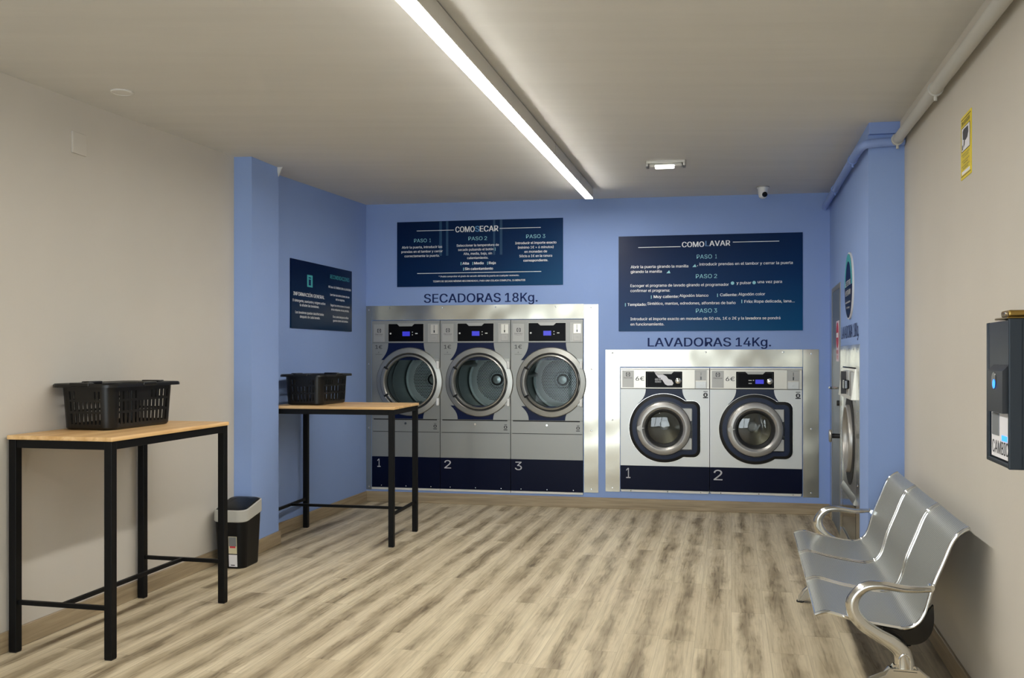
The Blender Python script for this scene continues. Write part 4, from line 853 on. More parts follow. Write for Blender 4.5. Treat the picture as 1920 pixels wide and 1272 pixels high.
# ------------------------------------------------------------------ tumble dryers (x from the left edge, z from the floor, front at y = 0)
def flare(x0, x1, z0, z1, k=8):
    """navy collar outline above (z1 > z0) or below a door: straight at z1, flaring to z0"""
    pts = []
    for i in range(k+1):
        s = i/k; pts.append((x0-.075*s**2.2, z1+(z0-z1)*s))
    for i in range(k+1):
        s = 1-i/k; pts.append((x1+.075*s**2.2, z1+(z0-z1)*s))
    return pts
def make_dryer(num, u, label):
    W_ = .7145
    t = thing('tumble_dryer', label, 'tumble dryer', FB.p(u, 0, 0), FB.a, 'tumble dryers in the back wall')
    cx, cz = .401, 1.222
    def f(bm):
        plate_hole(bm, 0, W_, .845, 1.613, cx, cz, .262, .0, .02)
        box(bm, 0, W_, .0, .02, .715, .8425); box(bm, 0, W_, .0, .02, .461, .7125)
        box(bm, 0, W_, .0, .02, 1.6155, 1.838)
        box(bm, 0, .008, .02, 1.1, .14, 1.838); box(bm, W_-.008, W_, .02, 1.1, .14, 1.838); box(bm, .008, W_-.008, .021, 1.1, 1.82, 1.838); box(bm, .008, W_-.008, 1.09, 1.1, .14, 1.82)
    part('body', M['dryer_grey'], t, f)
    part('kick_panel', M['navy'], t, lambda bm: box(bm, 0, W_, .001, .02, .148, .459))
    part('base_strip', M['alu'], t, lambda bm: box(bm, 0, W_, -.008, .02, .126, .146))
    for x in (.1, .36, .62): screw(t, x, .165, 0, .006)
    part('seam', M['rubber'], t, lambda bm: box(bm, .004, W_-.004, .004, .019, .70, 1.62) if False else (box(bm, .003, W_-.003, .006, .02, .8415, .8455), box(bm, .003, W_-.003, .006, .02, .712, .7155), box(bm, .003, W_-.003, .006, .02, 1.6125, 1.616)), False)
    part('lint_door', M['dryer_grey'], t, lambda bm: box(bm, .012, W_-.008, -.002, .002, .718, .832))
    part('recessed_grip', M['dark_gap'], t, lambda bm: (box(bm, .02, W_-.03, -.0025, .002, .834, .845), box(bm, .014, W_-.01, -.0025, .002, .7115, .7165)))
    part('lock', M['chrome'], t, lambda bm: cyl_y(bm, .36, .80, .013, -.014, 0))
    part('top_collar', M['navy_collar'], t, lambda bm: prism(bm, flare(.175, .547, 1.44, 1.612), -.0025, .001), False)
    part('lower_collar', M['navy_collar'], t, lambda bm: prism(bm, flare(.178, .54, .985, .847)[::-1], -.0025, .001), False)
    # control panel
    part('control_panel', M['panel_black'], t, lambda bm: (box(bm, .177, .547, -.006, .001, 1.626, 1.806, .003)))
    part('control_frame', M['plate_grey'], t, lambda bm: (frame(bm, .172, .552, 1.621, 1.811, .006, -.009, .001), prism(bm, [(.265, 1.81), (.455, 1.81), (.425, 1.781), (.295, 1.781)], -.014, .0)))
    part('display', M['lcd'], t, lambda bm: box(bm, .325, .402, -.0078, -.0055, 1.682, 1.728), False)
    part('button', M['white_plastic'], t, lambda bm: (cyl_y(bm, .20, 1.708, .009, -.010, -.005, 14),))
    part('button', M['white_plastic'], t, lambda bm: (box(bm, .46, .484, -.0085, -.005, 1.703, 1.712), cyl_y(bm, .43, 1.722, .005, -.0085, -.005, 10), cyl_y(bm, .43, 1.695, .005, -.0085, -.005, 10)))
    part('name_plate', M['plate_grey'], t, lambda bm: box(bm, .018, .135, -.003, .001, 1.625, 1.803, .0015))
    logo(t, .078, 1.738, .032, -.0036, M['dark_print'])
    lines(t, 'brand_lettering', M['dark_print'], [('Electrolux', .077, 1.695, .0135, .082), ('Professional', .077, 1.684, .004, .07)], -.0036)
    part('coin_acceptor', M['plate_grey'], t, lambda bm: (frame(bm, .592, .708, 1.620, 1.808, .010, -.012, .001), box(bm, .60, .70, -.004, .001, 1.628, 1.80)))
    part('coin_plate', M['ctl_beige'], t, lambda bm: box(bm, .622, .695, -.008, -.003, 1.702, 1.797, .001))
    part('coin_slot', M['black_gloss'], t, lambda bm: (box(bm, .655, .659, -.0092, -.0075, 1.745, 1.79), box(bm, .652, .663, -.0092, -.0075, 1.715, 1.74)), False)
    part('return_cup', M['plate_grey'], t, lambda bm: (box(bm, .622, .695, -.010, -.003, 1.632, 1.697, .002), cyl_y(bm, .659, 1.665, .010, -.014, -.008, 14)))
    lines(t, 'price_lettering', M['dark_print'], [('1€', .073, 1.553, .038, .072, 'C', .01), ('6', .073, 1.51, .016, None, 'C'), ('minutos', .073, 1.493, .009, .07)], -.0012)
    lines(t, 'number_lettering', M['silver_print'], [(str(num), .075, .353, .082, (.036 if num == 1 else .07), 'C')], -.0008)
    part('info_sticker', M['dark_print'], t, lambda bm: (lathe(bm, [(.0005, -.0072), (.017, -.0072), (.017, -.005)], .667, .775, 18), box(bm, .648, .686, -.0072, -.005, .744, .752), box(bm, .655, .68, -.0072, -.005, .799, .803)), False)
    lines(t, 'sticker_mark', M['plate_grey'], [('i', .667, .765, .02, .007, 'C', .03)], -.0078)
    # drum
    yb = .93
    part('drum', M['drum_dark'], t, lambda bm: lathe(bm, [(.262, .02), (.262, .10), (.335, .12), (.335, yb-.01), (.325, yb), (.30, yb+.002)], cx, cz, 64))
    part('door_seal', M['rubber'], t, lambda bm: lathe(bm, [(.264, .015), (.246, .018), (.246, .045), (.264, .05)], cx, cz, 64))
    part('drum_ring', M['drum'], t, lambda bm: lathe(bm, [(.334, .45), (.329, .455), (.329, .462), (.334, .467)], cx, cz, 64))
    for k in range(3):
        aa = R(100+120*k+num*23)
        def f(bm):
            c_, s_ = math.cos(aa), math.sin(aa)
            rings = []
            for y, h_ in ((.13, .012), (.2, .06), (yb-.05, .06), (yb-.01, .05)):
                rings.append([(cx+c_*.334-s_*w2*.03+0, y, cz+s_*.334+c_*w2*.03) if k2 else (cx+c_*(.334-h_)-s_*w2*.012, y, cz+s_*(.334-h_)+c_*w2*.012) for w2, k2 in ((-1, 1), (-1, 0), (1, 0), (1, 1))])
            ring_loft(bm, rings)
        part('drum_lifter', M['drum_dark'], t, f)
    bk = part('drum_back', M['drum_back'], t, lambda bm: lathe(bm, [(.30, .0), (.255, -.006), (.10, -.02), (.06, -.035)], 0, 0, 64))
    bk.location = (cx, yb, cz)
    part('hub_ring', M['rubber'], t, lambda bm: lathe(bm, [(.066, yb-.03), (.064, yb-.055), (.05, yb-.055), (.048, yb-.03)], cx, cz, 40))
    part('hub', M['drum'], t, lambda bm: lathe(bm, [(.0005, yb-.058), (.043, yb-.052), (.05, yb-.03)], cx, cz, 40))
    # door
    d = part('door', M['dryer_ring'], t, lambda bm: (lathe(bm, [(.346, .0), (.345, -.016), (.338, -.024), (.292, -.030), (.287, -.026), (.283, -.018), (.274, -.018), (.270, -.034), (.258, -.038), (.250, -.028), (.249, .018)], cx, cz, 96),
        prism(bm, [(cx+.205, cz-.225), (W_-.004, cz-.225), (W_-.004, cz+.232), (cx+.20, cz+.232), (cx+.26, cz+.15), (cx+.288, cz), (cx+.26, cz-.15)], -.020, .0, .002)))
    part('door_groove', M['rubber'], d, lambda bm: lathe(bm, [(.288, -.0275), (.284, -.0195), (.273, -.0195), (.271, -.033)], cx, cz, 96))
    part('glass', M['glass'], d, lambda bm: lathe(bm, [(.0005, -.020), (.12, -.020), (.25, -.018)], cx, cz, 64))
    part('handle', M['dryer_ring'], d, lambda bm: lathe(bm, [(.296, -.024), (.294, -.050), (.284, -.056), (.262, -.056), (.252, -.048), (.252, -.02)], cx, cz, 20, R(152), R(208)))
    part('handle_gap', M['rubber'], d, lambda bm: (lathe(bm, [(.298, -.028), (.298, -.032), (.252, -.040), (.252, -.02)], cx, cz, 3, R(148.5), R(151.8)), lathe(bm, [(.298, -.028), (.298, -.032), (.252, -.040), (.252, -.02)], cx, cz, 3, R(208.2), R(211.5)), lathe(bm, [(.302, -.024), (.302, -.031), (.296, -.033), (.296, -.024)], cx, cz, 20, R(149), R(211))))
    for zz in (cz-.20, cz+.17):
        part('hinge', M['white_plastic'], d, lambda bm: box(bm, W_-.030, W_-.003, -.036, -.010, zz-.037, zz+.037, .004))
    return t
make_dryer(1, .062, 'silver tumble dryer numbered 1, leftmost, partly hidden behind the bar table')
make_dryer(2, .7825, 'silver tumble dryer numbered 2, the middle one of three')
make_dryer(3, 1.503, 'silver tumble dryer numbered 3, the one nearest the washing machines')

# ------------------------------------------------------------------ washing machines
def bezel_outline(R_, xr, zt, zb, cr, k=72, cx=0, cz=0):
    """circle joined to a round-cornered block on the right (from top to bottom), counter-clockwise"""
    a_t = math.asin(min(.999, zt/R_)); a_b = math.asin(min(.999, -zb/R_))
    pts = []
    n1 = k
    for i in range(n1+1):
        a = a_t+(2*PI-a_t-a_b)*i/n1; pts.append((cx+R_*math.cos(a), cz+R_*math.sin(a)))
    for i in range(9):
        a = R(270+90*i/8); pts.append((cx+xr-cr+cr*math.cos(a), cz+zb+cr+cr*math.sin(a)))
    for i in range(9):
        a = R(90*i/8); pts.append((cx+xr-cr+cr*math.cos(a), cz+zt-cr+cr*math.sin(a)))
    return pts
def make_washer(num, u, label):
    W_ = .8415
    t = thing('washing_machine', label, 'washing machine', FB.p(u, 0, 0), FB.a, 'pair of washing machines in the back wall')
    cx, cz = .414, .788
    def f(bm):
        plate_hole(bm, 0, W_, .423, 1.163, cx, cz, .20, .0, .02)
        box(bm, 0, .008, .02, .75, .17, 1.36); box(bm, W_-.008, W_, .02, .75, .17, 1.36); box(bm, .008, W_-.008, .021, .75, 1.345, 1.36); box(bm, .008, W_-.008, .74, .75, .17, 1.345)
    part('body', M['washer_white'], t, f)
    part('control_fascia', M['ctl_beige'], t, lambda bm: box(bm, 0, W_, -.006, .02, 1.167, 1.352, .003))
    part('top_rail', M['ctl_beige'], t, lambda bm: box(bm, 0, W_, -.002, .02, 1.355, 1.367))
    part('kick_panel', M['navy'], t, lambda bm: box(bm, 0, W_, .0005, .02, .192, .421))
    part('base_strip', M['alu'], t, lambda bm: (box(bm, .01, W_-.01, -.006, .02, .170, .190), box(bm, .60, W_-.01, -.010, .0, .168, .186)))
    for x in (.1, .45, .76): screw(t, x, .180, .008, .005, M['dark_print'])
    part('seam', M['rubber'], t, lambda bm: box(bm, .003, W_-.003, .006, .02, 1.162, 1.168), False)
    part('top_collar', M['bezel'], t, lambda bm: prism(bm, flare(.242, .588, 1.02, 1.163), -.0025, .001), False)
    part('name_plate', M['plate_grey'], t, lambda bm: box(bm, .018, .128, -.0085, -.005, 1.179, 1.340, .001))
    logo(t, .073, 1.303, .032, -.0092, M['dark_print'])
    lines(t, 'brand_lettering', M['dark_print'], [('Electrolux', .073, 1.264, .0135, .08)], -.0092)
    part('control_panel', M['panel_black'], t, lambda bm: box(bm, .2415, .5875, -.011, -.004, 1.177, 1.332, .003))
    part('control_frame', M['plate_grey'], t, lambda bm: prism(bm, [(.325, 1.333), (.51, 1.333), (.485, 1.308), (.35, 1.308)], -.020, -.004))
    part('control_trim', M['dark_print'], t, lambda bm: frame(bm, .254, .575, 1.183, 1.324, .003, -.0125, -.010), False)
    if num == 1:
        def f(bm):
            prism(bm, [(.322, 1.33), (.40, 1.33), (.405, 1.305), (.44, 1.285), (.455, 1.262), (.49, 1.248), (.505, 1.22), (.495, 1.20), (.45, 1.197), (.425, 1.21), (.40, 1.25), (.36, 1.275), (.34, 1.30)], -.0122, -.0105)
        part('white_patch', M['white_paper'], t, f, False)  # irregular white patch across the control panel
        lines(t, 'panel_lettering', M['white_print'], [('00:35', .36, 1.245, .02, .06), ('PROGRAMA', .36, 1.228, .01, .06)], -.0125)
        part('display', M['dark_print'], t, lambda bm: box(bm, .335, .385, -.0123, -.0105, 1.222, 1.27), False)
    else:
        part('display', M['lcd'], t, lambda bm: box(bm, .418, .494, -.0125, -.0105, 1.218, 1.258), False)
        part('button', M['plate_grey'], t, lambda bm: (box(bm, .355, .385, -.0125, -.0105, 1.218, 1.226), box(bm, .355, .385, -.0125, -.0105, 1.246, 1.254), box(bm, .395, .405, -.0125, -.0105, 1.246, 1.256)), False)
    part('dial', M['chrome'], t, lambda bm: lathe(bm, [(.0005, -.034), (.022, -.033), (.028, -.030), (.031, -.022), (.031, -.01)], .549, 1.243, 32))
    part('coin_acceptor', M['plate_grey'], t, lambda bm: frame(bm, .704, .818, 1.168, 1.346, .006, -.012, -.004))
    part('coin_plate', M['plate_grey'], t, lambda bm: box(bm, .712, .81, -.0095, -.004, 1.247, 1.34, .001))
    part('coin_slot', M['black_gloss'], t, lambda bm: (box(bm, .760, .764, -.0105, -.009, 1.295, 1.325), box(bm, .757, .768, -.0105, -.009, 1.253, 1.285)), False)
    part('return_cup', M['washer_white'], t, lambda bm: (box(bm, .712, .81, -.013, -.004, 1.172, 1.238, .002), cyl_y(bm, .761, 1.206, .010, -.018, -.012, 14)))
    lines(t, 'price_lettering', M['dark_print'], [('6€', .187, 1.243, .040, .082, 'C', .01)], -.0072)
    lines(t, 'number_lettering', M['silver_print'], [(str(num), .075, .300, .098, (.042 if num == 1 else .082), 'C')], -.0008)
    part('info_sticker', M['dark_print'], t, lambda bm: (lathe(bm, [(.0005, -.0015), (.021, -.0015), (.021, .001)], .805, 1.11, 20), box(bm, .782, .828, -.0015, .001, 1.078, 1.089), box(bm, .785, .825, -.0015, .001, 1.138, 1.144)), False)
    lines(t, 'sticker_mark', M['washer_white'], [('i', .805, 1.098, .024, .008, 'C', .03)], -.002)
    # door surround
    out = bezel_outline(.330, .343, .262, -.275, .07, cx=cx, cz=cz)
    o2 = bezel_outline(.312, .326, .246, -.259, .058, cx=cx, cz=cz)
    o3 = bezel_outline(.300, .313, .234, -.247, .05, cx=cx, cz=cz)
    inn = bezel_outline(.262, .268, .196, -.209, .02, cx=cx, cz=cz)
    part('door_surround', M['rubber'], t, lambda bm: ring_loft(bm, [[(x, 0, z) for x, z in out], [(x, -.012, z) for x, z in o2], [(x, -.014, z) for x, z in o3], [(x, .0, z) for x, z in o3]], closed=True))
    part('surround_rim', M['cast'], t, lambda bm: ring_loft(bm, [[(x, .001, z) for x, z in bezel_outline(.334, .347, .266, -.279, .073, cx=cx, cz=cz)], [(x, -.004, z) for x, z in bezel_outline(.333, .346, .265, -.278, .072, cx=cx, cz=cz)], [(x, -.004, z) for x, z in out], [(x, .001, z) for x, z in out]], closed=True))
    part('surround_band', M['bezel'], t, lambda bm: ring_loft(bm, [[(x, -.002, z) for x, z in o3], [(x, -.020, z) for x, z in o3], [(x, -.022, z) for x, z in inn], [(x, -.002, z) for x, z in inn]], closed=True))
    part('surround_recess', M['black_gloss'], t, lambda bm: ring_loft(bm, [[(x, -.002, z) for x, z in inn], [(x, -.004, z) for x, z in inn], [(cx+(x-cx)*.80, -.004, cz+(z-cz)*.78) for x, z in inn], [(cx+(x-cx)*.80, -.002, cz+(z-cz)*.78) for x, z in inn]], closed=True))
    part('handle_plate', M['plate_grey'], t, lambda bm: (prism(bm, [(cx+.165, cz+.19), (cx+.262, cz+.19), (cx+.262, cz+.075), (cx+.245, cz+.07)], -.016, -.002), prism(bm, [(cx+.165, cz-.20), (cx+.245, cz-.09), (cx+.262, cz-.095), (cx+.262, cz-.20)], -.016, -.002)), False)
    # door
    d = part('door', M['ring_grey'], t, lambda bm: lathe(bm, [(.258, -.002), (.258, -.035), (.250, -.052), (.228, -.064), (.205, -.064), (.186, -.050), (.178, -.03), (.176, -.01)], cx, cz, 80))
    part('door_gasket', M['rubber'], d, lambda bm: lathe(bm, [(.180, -.040), (.172, -.040), (.152, -.012), (.150, .03)], cx, cz, 64))
    part('glass', M['glass_dark'], d, lambda bm: lathe(bm, [(.0005, -.020), (.06, -.0195), (.11, -.017), (.155, -.010)], cx, cz, 64))
    part('pointer', M['plate_grey'], d, lambda bm: prism(bm, [(cx-.252, cz+.012), (cx-.215, cz+.036), (cx-.213, cz+.008), (cx-.178, cz+.003), (cx-.213, cz-.008), (cx-.216, cz-.036), (cx-.252, cz-.008)], -.0685, -.05, .002))
    part('drum', M['washer_drum'], t, lambda bm: lathe(bm, [(.20, .012), (.195, .06), (.26, .08), (.26, .42), (.255, .43), (.10, .40), (.05, .385)], cx, cz, 64))
    part('drum_hub', M['white_plastic'], t, lambda bm: lathe(bm, [(.0005, .345), (.03, .348), (.045, .36), (.05, .39)], cx, cz, 32))
    for k in range(3):
        aa = R(70+120*k+num*40)
        def f(bm):
            c_, s_ = math.cos(aa), math.sin(aa)
            ring_loft(bm, [[(cx+c_*.259-s_*w2*.03, y, cz+s_*.259+c_*w2*.03) if k2 else (cx+c_*.20-s_*w2*.012, y, cz+s_*.20+c_*w2*.012) for w2, k2 in ((-1, 1), (-1, 0), (1, 0), (1, 1))] for y in (.10, .41)])
        part('drum_lifter', M['washer_drum'], t, f)
    return t
make_washer(1, 2.582, 'pale silver washing machine numbered 1 with a white patch on its control panel')
make_washer(2, 3.4285, 'pale silver washing machine numbered 2 with blue display, on the right')

# ------------------------------------------------------------------ door and big washer on the blue side wall
bm = B(); box(bm, .285, 1.035, -.001, .04, .01, 2.045); dr_ = struct('door_1', bm, M['door_paint'], FR.p(0), FR.a)
bm = B()
for a_, b_, c_, d_ in ((.245, .29, 0, 2.085), (1.03, 1.075, 0, 2.085), (.29, 1.03, 2.045, 2.085)): box(bm, a_, b_, -.004, .10, c_, d_, .001, 1)
struct('trim_2', bm, M['door_frame'], FR.p(0), FR.a)
def f(bm):
    tube(bm, [(.955, .02, 1.215), (.955, -.055, 1.215), (.94, -.065, 1.215), (.84, -.065, 1.215)], .011, 10)
    cyl_y(bm, .955, 1.215, .028, .008, .02)
part('door_handle', M['chrome'], dr_, f)
part('door_lock', M['rubber'], dr_, lambda bm: (cyl_y(bm, .955, 1.09, .022, -.02, .02), box(bm, .93, .98, .012, .02, 1.06, 1.12)))
t = thing('no_entry_sign', 'small red and white no entry notice on the grey door', 'sign', FR.p(.84, .0015, 1.605), FR.a)
part('sheet', M['pink_paper'], t, lambda bm: box(bm, -.12, .12, -.003, 0, -.17, .17), False)
part('red_disc', M['red_print'], t, lambda bm: lathe(bm, [(.0005, -.0042), (.108, -.0042), (.108, -.002)], 0, .05, 32), False)
part('white_bar', M['white_print'], t, lambda bm: box(bm, -.075, .075, -.0052, -.0035, .03, .07), False)
lines(t, 'text_line', M['red_print'], [('PROHIBIDO', 0, -.105, .03, .2, 'C', .02), ('EL PASO', 0, -.15, .03, .16, 'C', .02)], -.0045)

sheet('stainless strip on the blue side wall between the grey door and the big washer', FR, 1.085, 1.275, .10, 1.56, [(1.18, 1.53), (1.18, .9)])
sheet('stainless fascia sheet above the big washer on the side wall', FR, 1.277, 2.243, 1.40, 1.56, [(1.45, 1.53), (1.76, 1.53), (2.1, 1.53)])
sheet('stainless strip at the near side of the big washer, beside the pillar', FR, 2.245, 2.45, .10, 1.56, [(2.35, 1.53), (2.35, 1.1), (2.35, .6)])
t = thing('washing_machine', 'large washing machine set into the blue side wall beside the grey door', 'washing machine', FR.p(1.277, 0, 0), FR.a)
W_ = .966; cx, cz = .50, .87
def f(bm):
    plate_hole(bm, 0, W_, .46, 1.17, cx, cz, .20, .0, .02)
    box(bm, 0, .008, .02, .7, .11, 1.39); box(bm, W_-.008, W_, .02, .7, .11, 1.39); box(bm, .008, W_-.008, .02, .7, 1.38, 1.39); box(bm, .008, W_-.008, .69, .7, .11, 1.38)
part('body', M['steel_flat'], t, f)
part('control_fascia', M['ctl_beige'], t, lambda bm: prism(bm, [(0, 0), (W_, 0), (W_, .01), (0, .01)], 0, .01) if False else ring_loft(bm, [[(x, -.035, 1.175), (x, .02, 1.175), (x, .02, 1.39), (x, -.008, 1.39)] for x in (.003, W_-.003)]))
part('control_panel', M['washer_white'], t, lambda bm: box(bm, .36, .80, -.034, -.01, 1.20, 1.375, .003))
part('coin_box', M['black_gloss'], t, lambda bm: (box(bm, .55, .80, -.065, -.02, 1.245, 1.31, .006)))
part('coin_plate', M['plate_grey'], t, lambda bm: box(bm, .83, .94, -.034, -.01, 1.20, 1.37, .002))
part('button', M['dark_print'], t, lambda bm: (box(bm, .36, .41, -.042, -.02, 1.225, 1.25), box(bm, .60, .62, -.070, -.02, 1.205, 1.37)))
lines(t, 'price_lettering', M['dark_print'], [('7€', .18, 1.29, .05, .1, 'C')], -.032)
part('drum', M['washer_drum'], t, lambda bm: lathe(bm, [(.2, .01), (.2, .08), (.28, .1), (.28, .55), (.05, .53), (.0005, .53)], cx, cz, 48))
part('door_surround', M['rubber'], t, lambda bm: prism_ring(bm, [(cx+.36*math.cos(R(a)), cz+.34*math.sin(R(a))) for a in range(0, 360, 6)], [(cx+.25*math.cos(R(a)), cz+.25*math.sin(R(a))) for a in range(0, 360, 6)], -.004, .002))
d = part('door', M['ring_grey'], t, lambda bm: lathe(bm, [(.250, 0), (.250, -.016), (.245, -.028), (.238, -.031), (.230, -.028), (.225, -.014), (.223, .0)], cx, cz, 64))
part('glass', M['glass_dark'], d, lambda bm: lathe(bm, [(.0005, -.004), (.1, -.004), (.226, -.003)], cx, cz, 48))
part('handle', M['plate_grey'], d, lambda bm: (lathe(bm, [(.0005, -.13), (.045, -.128), (.05, -.118), (.045, -.11), (.0005, -.108)], cx-.20, cz-.0, 24),))
part('handle_stem', M['rubber'], d, lambda bm: cyl_y(bm, cx-.20, cz, .018, -.11, -.05))
part('soap_shelf', M['steel_flat'], t, lambda bm: ring_loft(bm, [[(x, .0, .50), (x, -.018, .46), (x, -.018, .445), (x, 0, .44)] for x in (.02, W_-.02)]))
part('kick_panel', M['black_gloss'], t, lambda bm: box(bm, .02, W_-.02, -.003, .02, .13, .425))
part('base_plinth', M['steel_flat'], t, lambda bm: ring_loft(bm, [[(x, -.03, .0), (x, .02, .0), (x, .02, .125), (x, -.012, .125)] for x in (.0, W_)]))

# ------------------------------------------------------------------ bar tables
def make_table(label, loc, rot, Lx, Wy, Zt=1.085):
    """x along the long side (0..Lx), y from 0 (front) to Wy"""
    t = thing('bar_table', label, 'table', loc, rot, 'oak and black metal bar tables')
    lg = .042
    part('tabletop', M['oak'], t, lambda bm: box(bm, -.006, Lx+.006, -.006, Wy+.006, Zt-.021, Zt, .003))
    for x in (0, Lx-lg):
        for y in (0, Wy-lg):
            l = part('leg', M['black_metal'], t, lambda bm: box(bm, x, x+lg, y, y+lg, .004, Zt-.0215, .003))
            part('foot', M['rubber'], l, lambda bm: box(bm, x+.002, x+lg-.002, y+.002, y+lg-.002, 0, .006))
    for y in (0, Wy-lg): part('apron', M['black_metal'], t, lambda bm: box(bm, lg, Lx-lg, y+.004, y+lg-.004, Zt-.0625, Zt-.0215, .002))
    for x in (0, Lx-lg): part('apron', M['black_metal'], t, lambda bm: box(bm, x+.004, x+lg-.004, lg, Wy-lg, Zt-.0625, Zt-.0215, .002))
    for x in (.010, Lx-.032): part('stretcher', M['black_metal'], t, lambda bm: box(bm, x, x+.022, lg, Wy-lg, .238, .260, .002))
    part('stretcher', M['black_metal'], t, lambda bm: box(bm, .03, Lx-.03, Wy/2-.011, Wy/2+.011, .2385, .2595, .002))
    return t
# near: long side along the left wall; its front (y=0) faces the room
FT = FL
make_table('oak topped black bar table in the foreground by the grey left wall', FL.p(-.008, .602, 0), FL.a, 1.082, .582)
make_table('oak topped black bar table farther back in the blue recess before the dryers', FB.p(-.045, 2.108, 0), FB.a, 1.018, .675)

# ------------------------------------------------------------------ laundry baskets
def make_basket(label, loc, rot, Lx=.63, Wy=.40, Hh=.248):
    t = thing('laundry_basket', label, 'laundry basket', loc, rot, 'black plastic laundry baskets')
    bl, bw = Lx*.84, Wy*.78
    th = .0035
    def rect(l, w_, r, k=5): return rrect(-l/2, l/2, -w_/2, w_/2, r, k)
    def at(l, w_, r, z): return [(x, y, z) for x, y in rect(l, w_, r)]
    zr = Hh-.012
    rim_l, rim_w = Lx-.07, Wy-.07
    def wall_pt(side, s, z):
        """point on the sloping side wall; side 0 +x,1 +y,2 -x,3 -y; s in -1..1 along it"""
        f_ = (z-.012)/(zr-.012); l = bl+(rim_l-bl)*f_; w_ = bw+(rim_w-bw)*f_; r = .055
        if side in (1, 3):
            sg = 1 if side == 1 else -1
            return Vector((-sg*s*(l/2-r), sg*w_/2, z))
        sg = 1 if side == 0 else -1
        return Vector((sg*l/2, sg*s*(w_/2-r), z))
    def body(bm):
        # floor
        ring_loft(bm, [at(bl-.03, bw-.03, .045, 0), at(bl-.012, bw-.012, .05, .003), at(bl, bw, .055, .014), at(bl-.008, bw-.008, .052, .014), at(bl-.03, bw-.03, .045, .006)])
        # four rounded corner posts
        for qx, qy, a in ((1, 1, 0), (-1, 1, 90), (-1, -1, 180), (1, -1, 270)):
            rings = []
            for z in (.012, zr):
                f_ = (z-.012)/(zr-.012); l = bl+(rim_l-bl)*f_; w_ = bw+(rim_w-bw)*f_; r = .055
                o_ = []; i_ = []
                for i in range(7):
                    aa = R(a+90*i/6)
                    o_.append((qx*(l/2-r)+r*math.cos(aa), qy*(w_/2-r)+r*math.sin(aa), z)); i_.append((qx*(l/2-r)+(r-th)*math.cos(aa), qy*(w_/2-r)+(r-th)*math.sin(aa), z))
                rings.append(o_+i_[::-1])
            ring_loft(bm, rings)
        # side walls with three rows of upright slots
        for side in range(4):
            n = 13 if side in (1, 3) else 8
            rows = [.012, .030, .088, .100, .150, .162, .206, zr]
            cols = [-1]
            for k in range(n):
                c_ = -1+2*(k+.5)/n; hw = .30*2/n/1.0*.72
                cols += [c_-hw, c_+hw]
            cols.append(1)
            nrm = {0: Vector((1, 0, 0)), 1: Vector((0, 1, 0)), 2: Vector((-1, 0, 0)), 3: Vector((0, -1, 0))}[side]
            def solid(ci, ri):
                if ci % 2 == 0 or ri % 2 == 0: return True
                cm_ = (cols[ci]+cols[ci+1])/2
                return ri == 5 and abs(cm_) < (.30 if side in (1, 3) else .46)
            cache = {}
            def V(ci, ri, k):
                key = (ci, ri, k)
                if key not in cache: cache[key] = bm.verts.new(wall_pt(side, cols[ci], rows[ri])-nrm*(th*k))
                return cache[key]
            nc, nr = len(cols)-1, len(rows)-1
            def isol(ci, ri): return 0 <= ci < nc and 0 <= ri < nr and solid(ci, ri)
            for ci in range(nc):
                for ri in range(nr):
                    if not solid(ci, ri): continue
                    bm.faces.new((V(ci, ri, 0), V(ci+1, ri, 0), V(ci+1, ri+1, 0), V(ci, ri+1, 0)))
                    bm.faces.new((V(ci, ri+1, 1), V(ci+1, ri+1, 1), V(ci+1, ri, 1), V(ci, ri, 1)))
                    for (dc, dr2), (p, q) in (((-1, 0), ((ci, ri+1), (ci, ri))), ((1, 0), ((ci+1, ri), (ci+1, ri+1))), ((0, -1), ((ci, ri), (ci+1, ri))), ((0, 1), ((ci+1, ri+1), (ci, ri+1)))):
                        if not isol(ci+dc, ri+dr2):
                            bm.faces.new((V(*p, 0), V(*p, 1), V(*q, 1), V(*q, 0)))
    part('basket_body', M['black_plastic'], t, body)
    def rim(bm):
        ring_loft(bm, [at(rim_l-.008, rim_w-.008, .055, zr-.004), at(rim_l, rim_w, .058, zr+.004), at(Lx-.012, Wy-.012, .056, Hh), at(Lx, Wy, .06, Hh-.006), at(Lx+.002, Wy+.002, .062, Hh-.020), at(Lx-.006, Wy-.006, .058, Hh-.020), at(Lx-.016, Wy-.016, .052, Hh-.008), at(rim_l+.004, rim_w+.004, .058, zr-.006)], closed=True)
    part('rim', M['black_plastic'], t, rim)
    for side in range(4):
        def f(bm):
            if side in (1, 3):
                sg = 1 if side == 1 else -1
                box(bm, -.06, .06, sg*(Wy/2-.018)-.024, sg*(Wy/2-.018)+.024, Hh-.016, Hh+.005, .005)
            else:
                sg = 1 if side == 0 else -1
                box(bm, sg*(Lx/2-.018)-.024, sg*(Lx/2-.018)+.024, -.06, .06, Hh-.016, Hh+.005, .005)
        part('handle', M['black_plastic'], t, f)
    return t
make_basket('black plastic laundry basket on the near bar table by the grey wall', FL.p(.612, .198, 1.0855), FL.a, .66, .385)
make_basket('black plastic laundry basket on the far bar table in the blue recess', FB.p(.185, 1.715, 1.0855), 76.3, .60, .40)

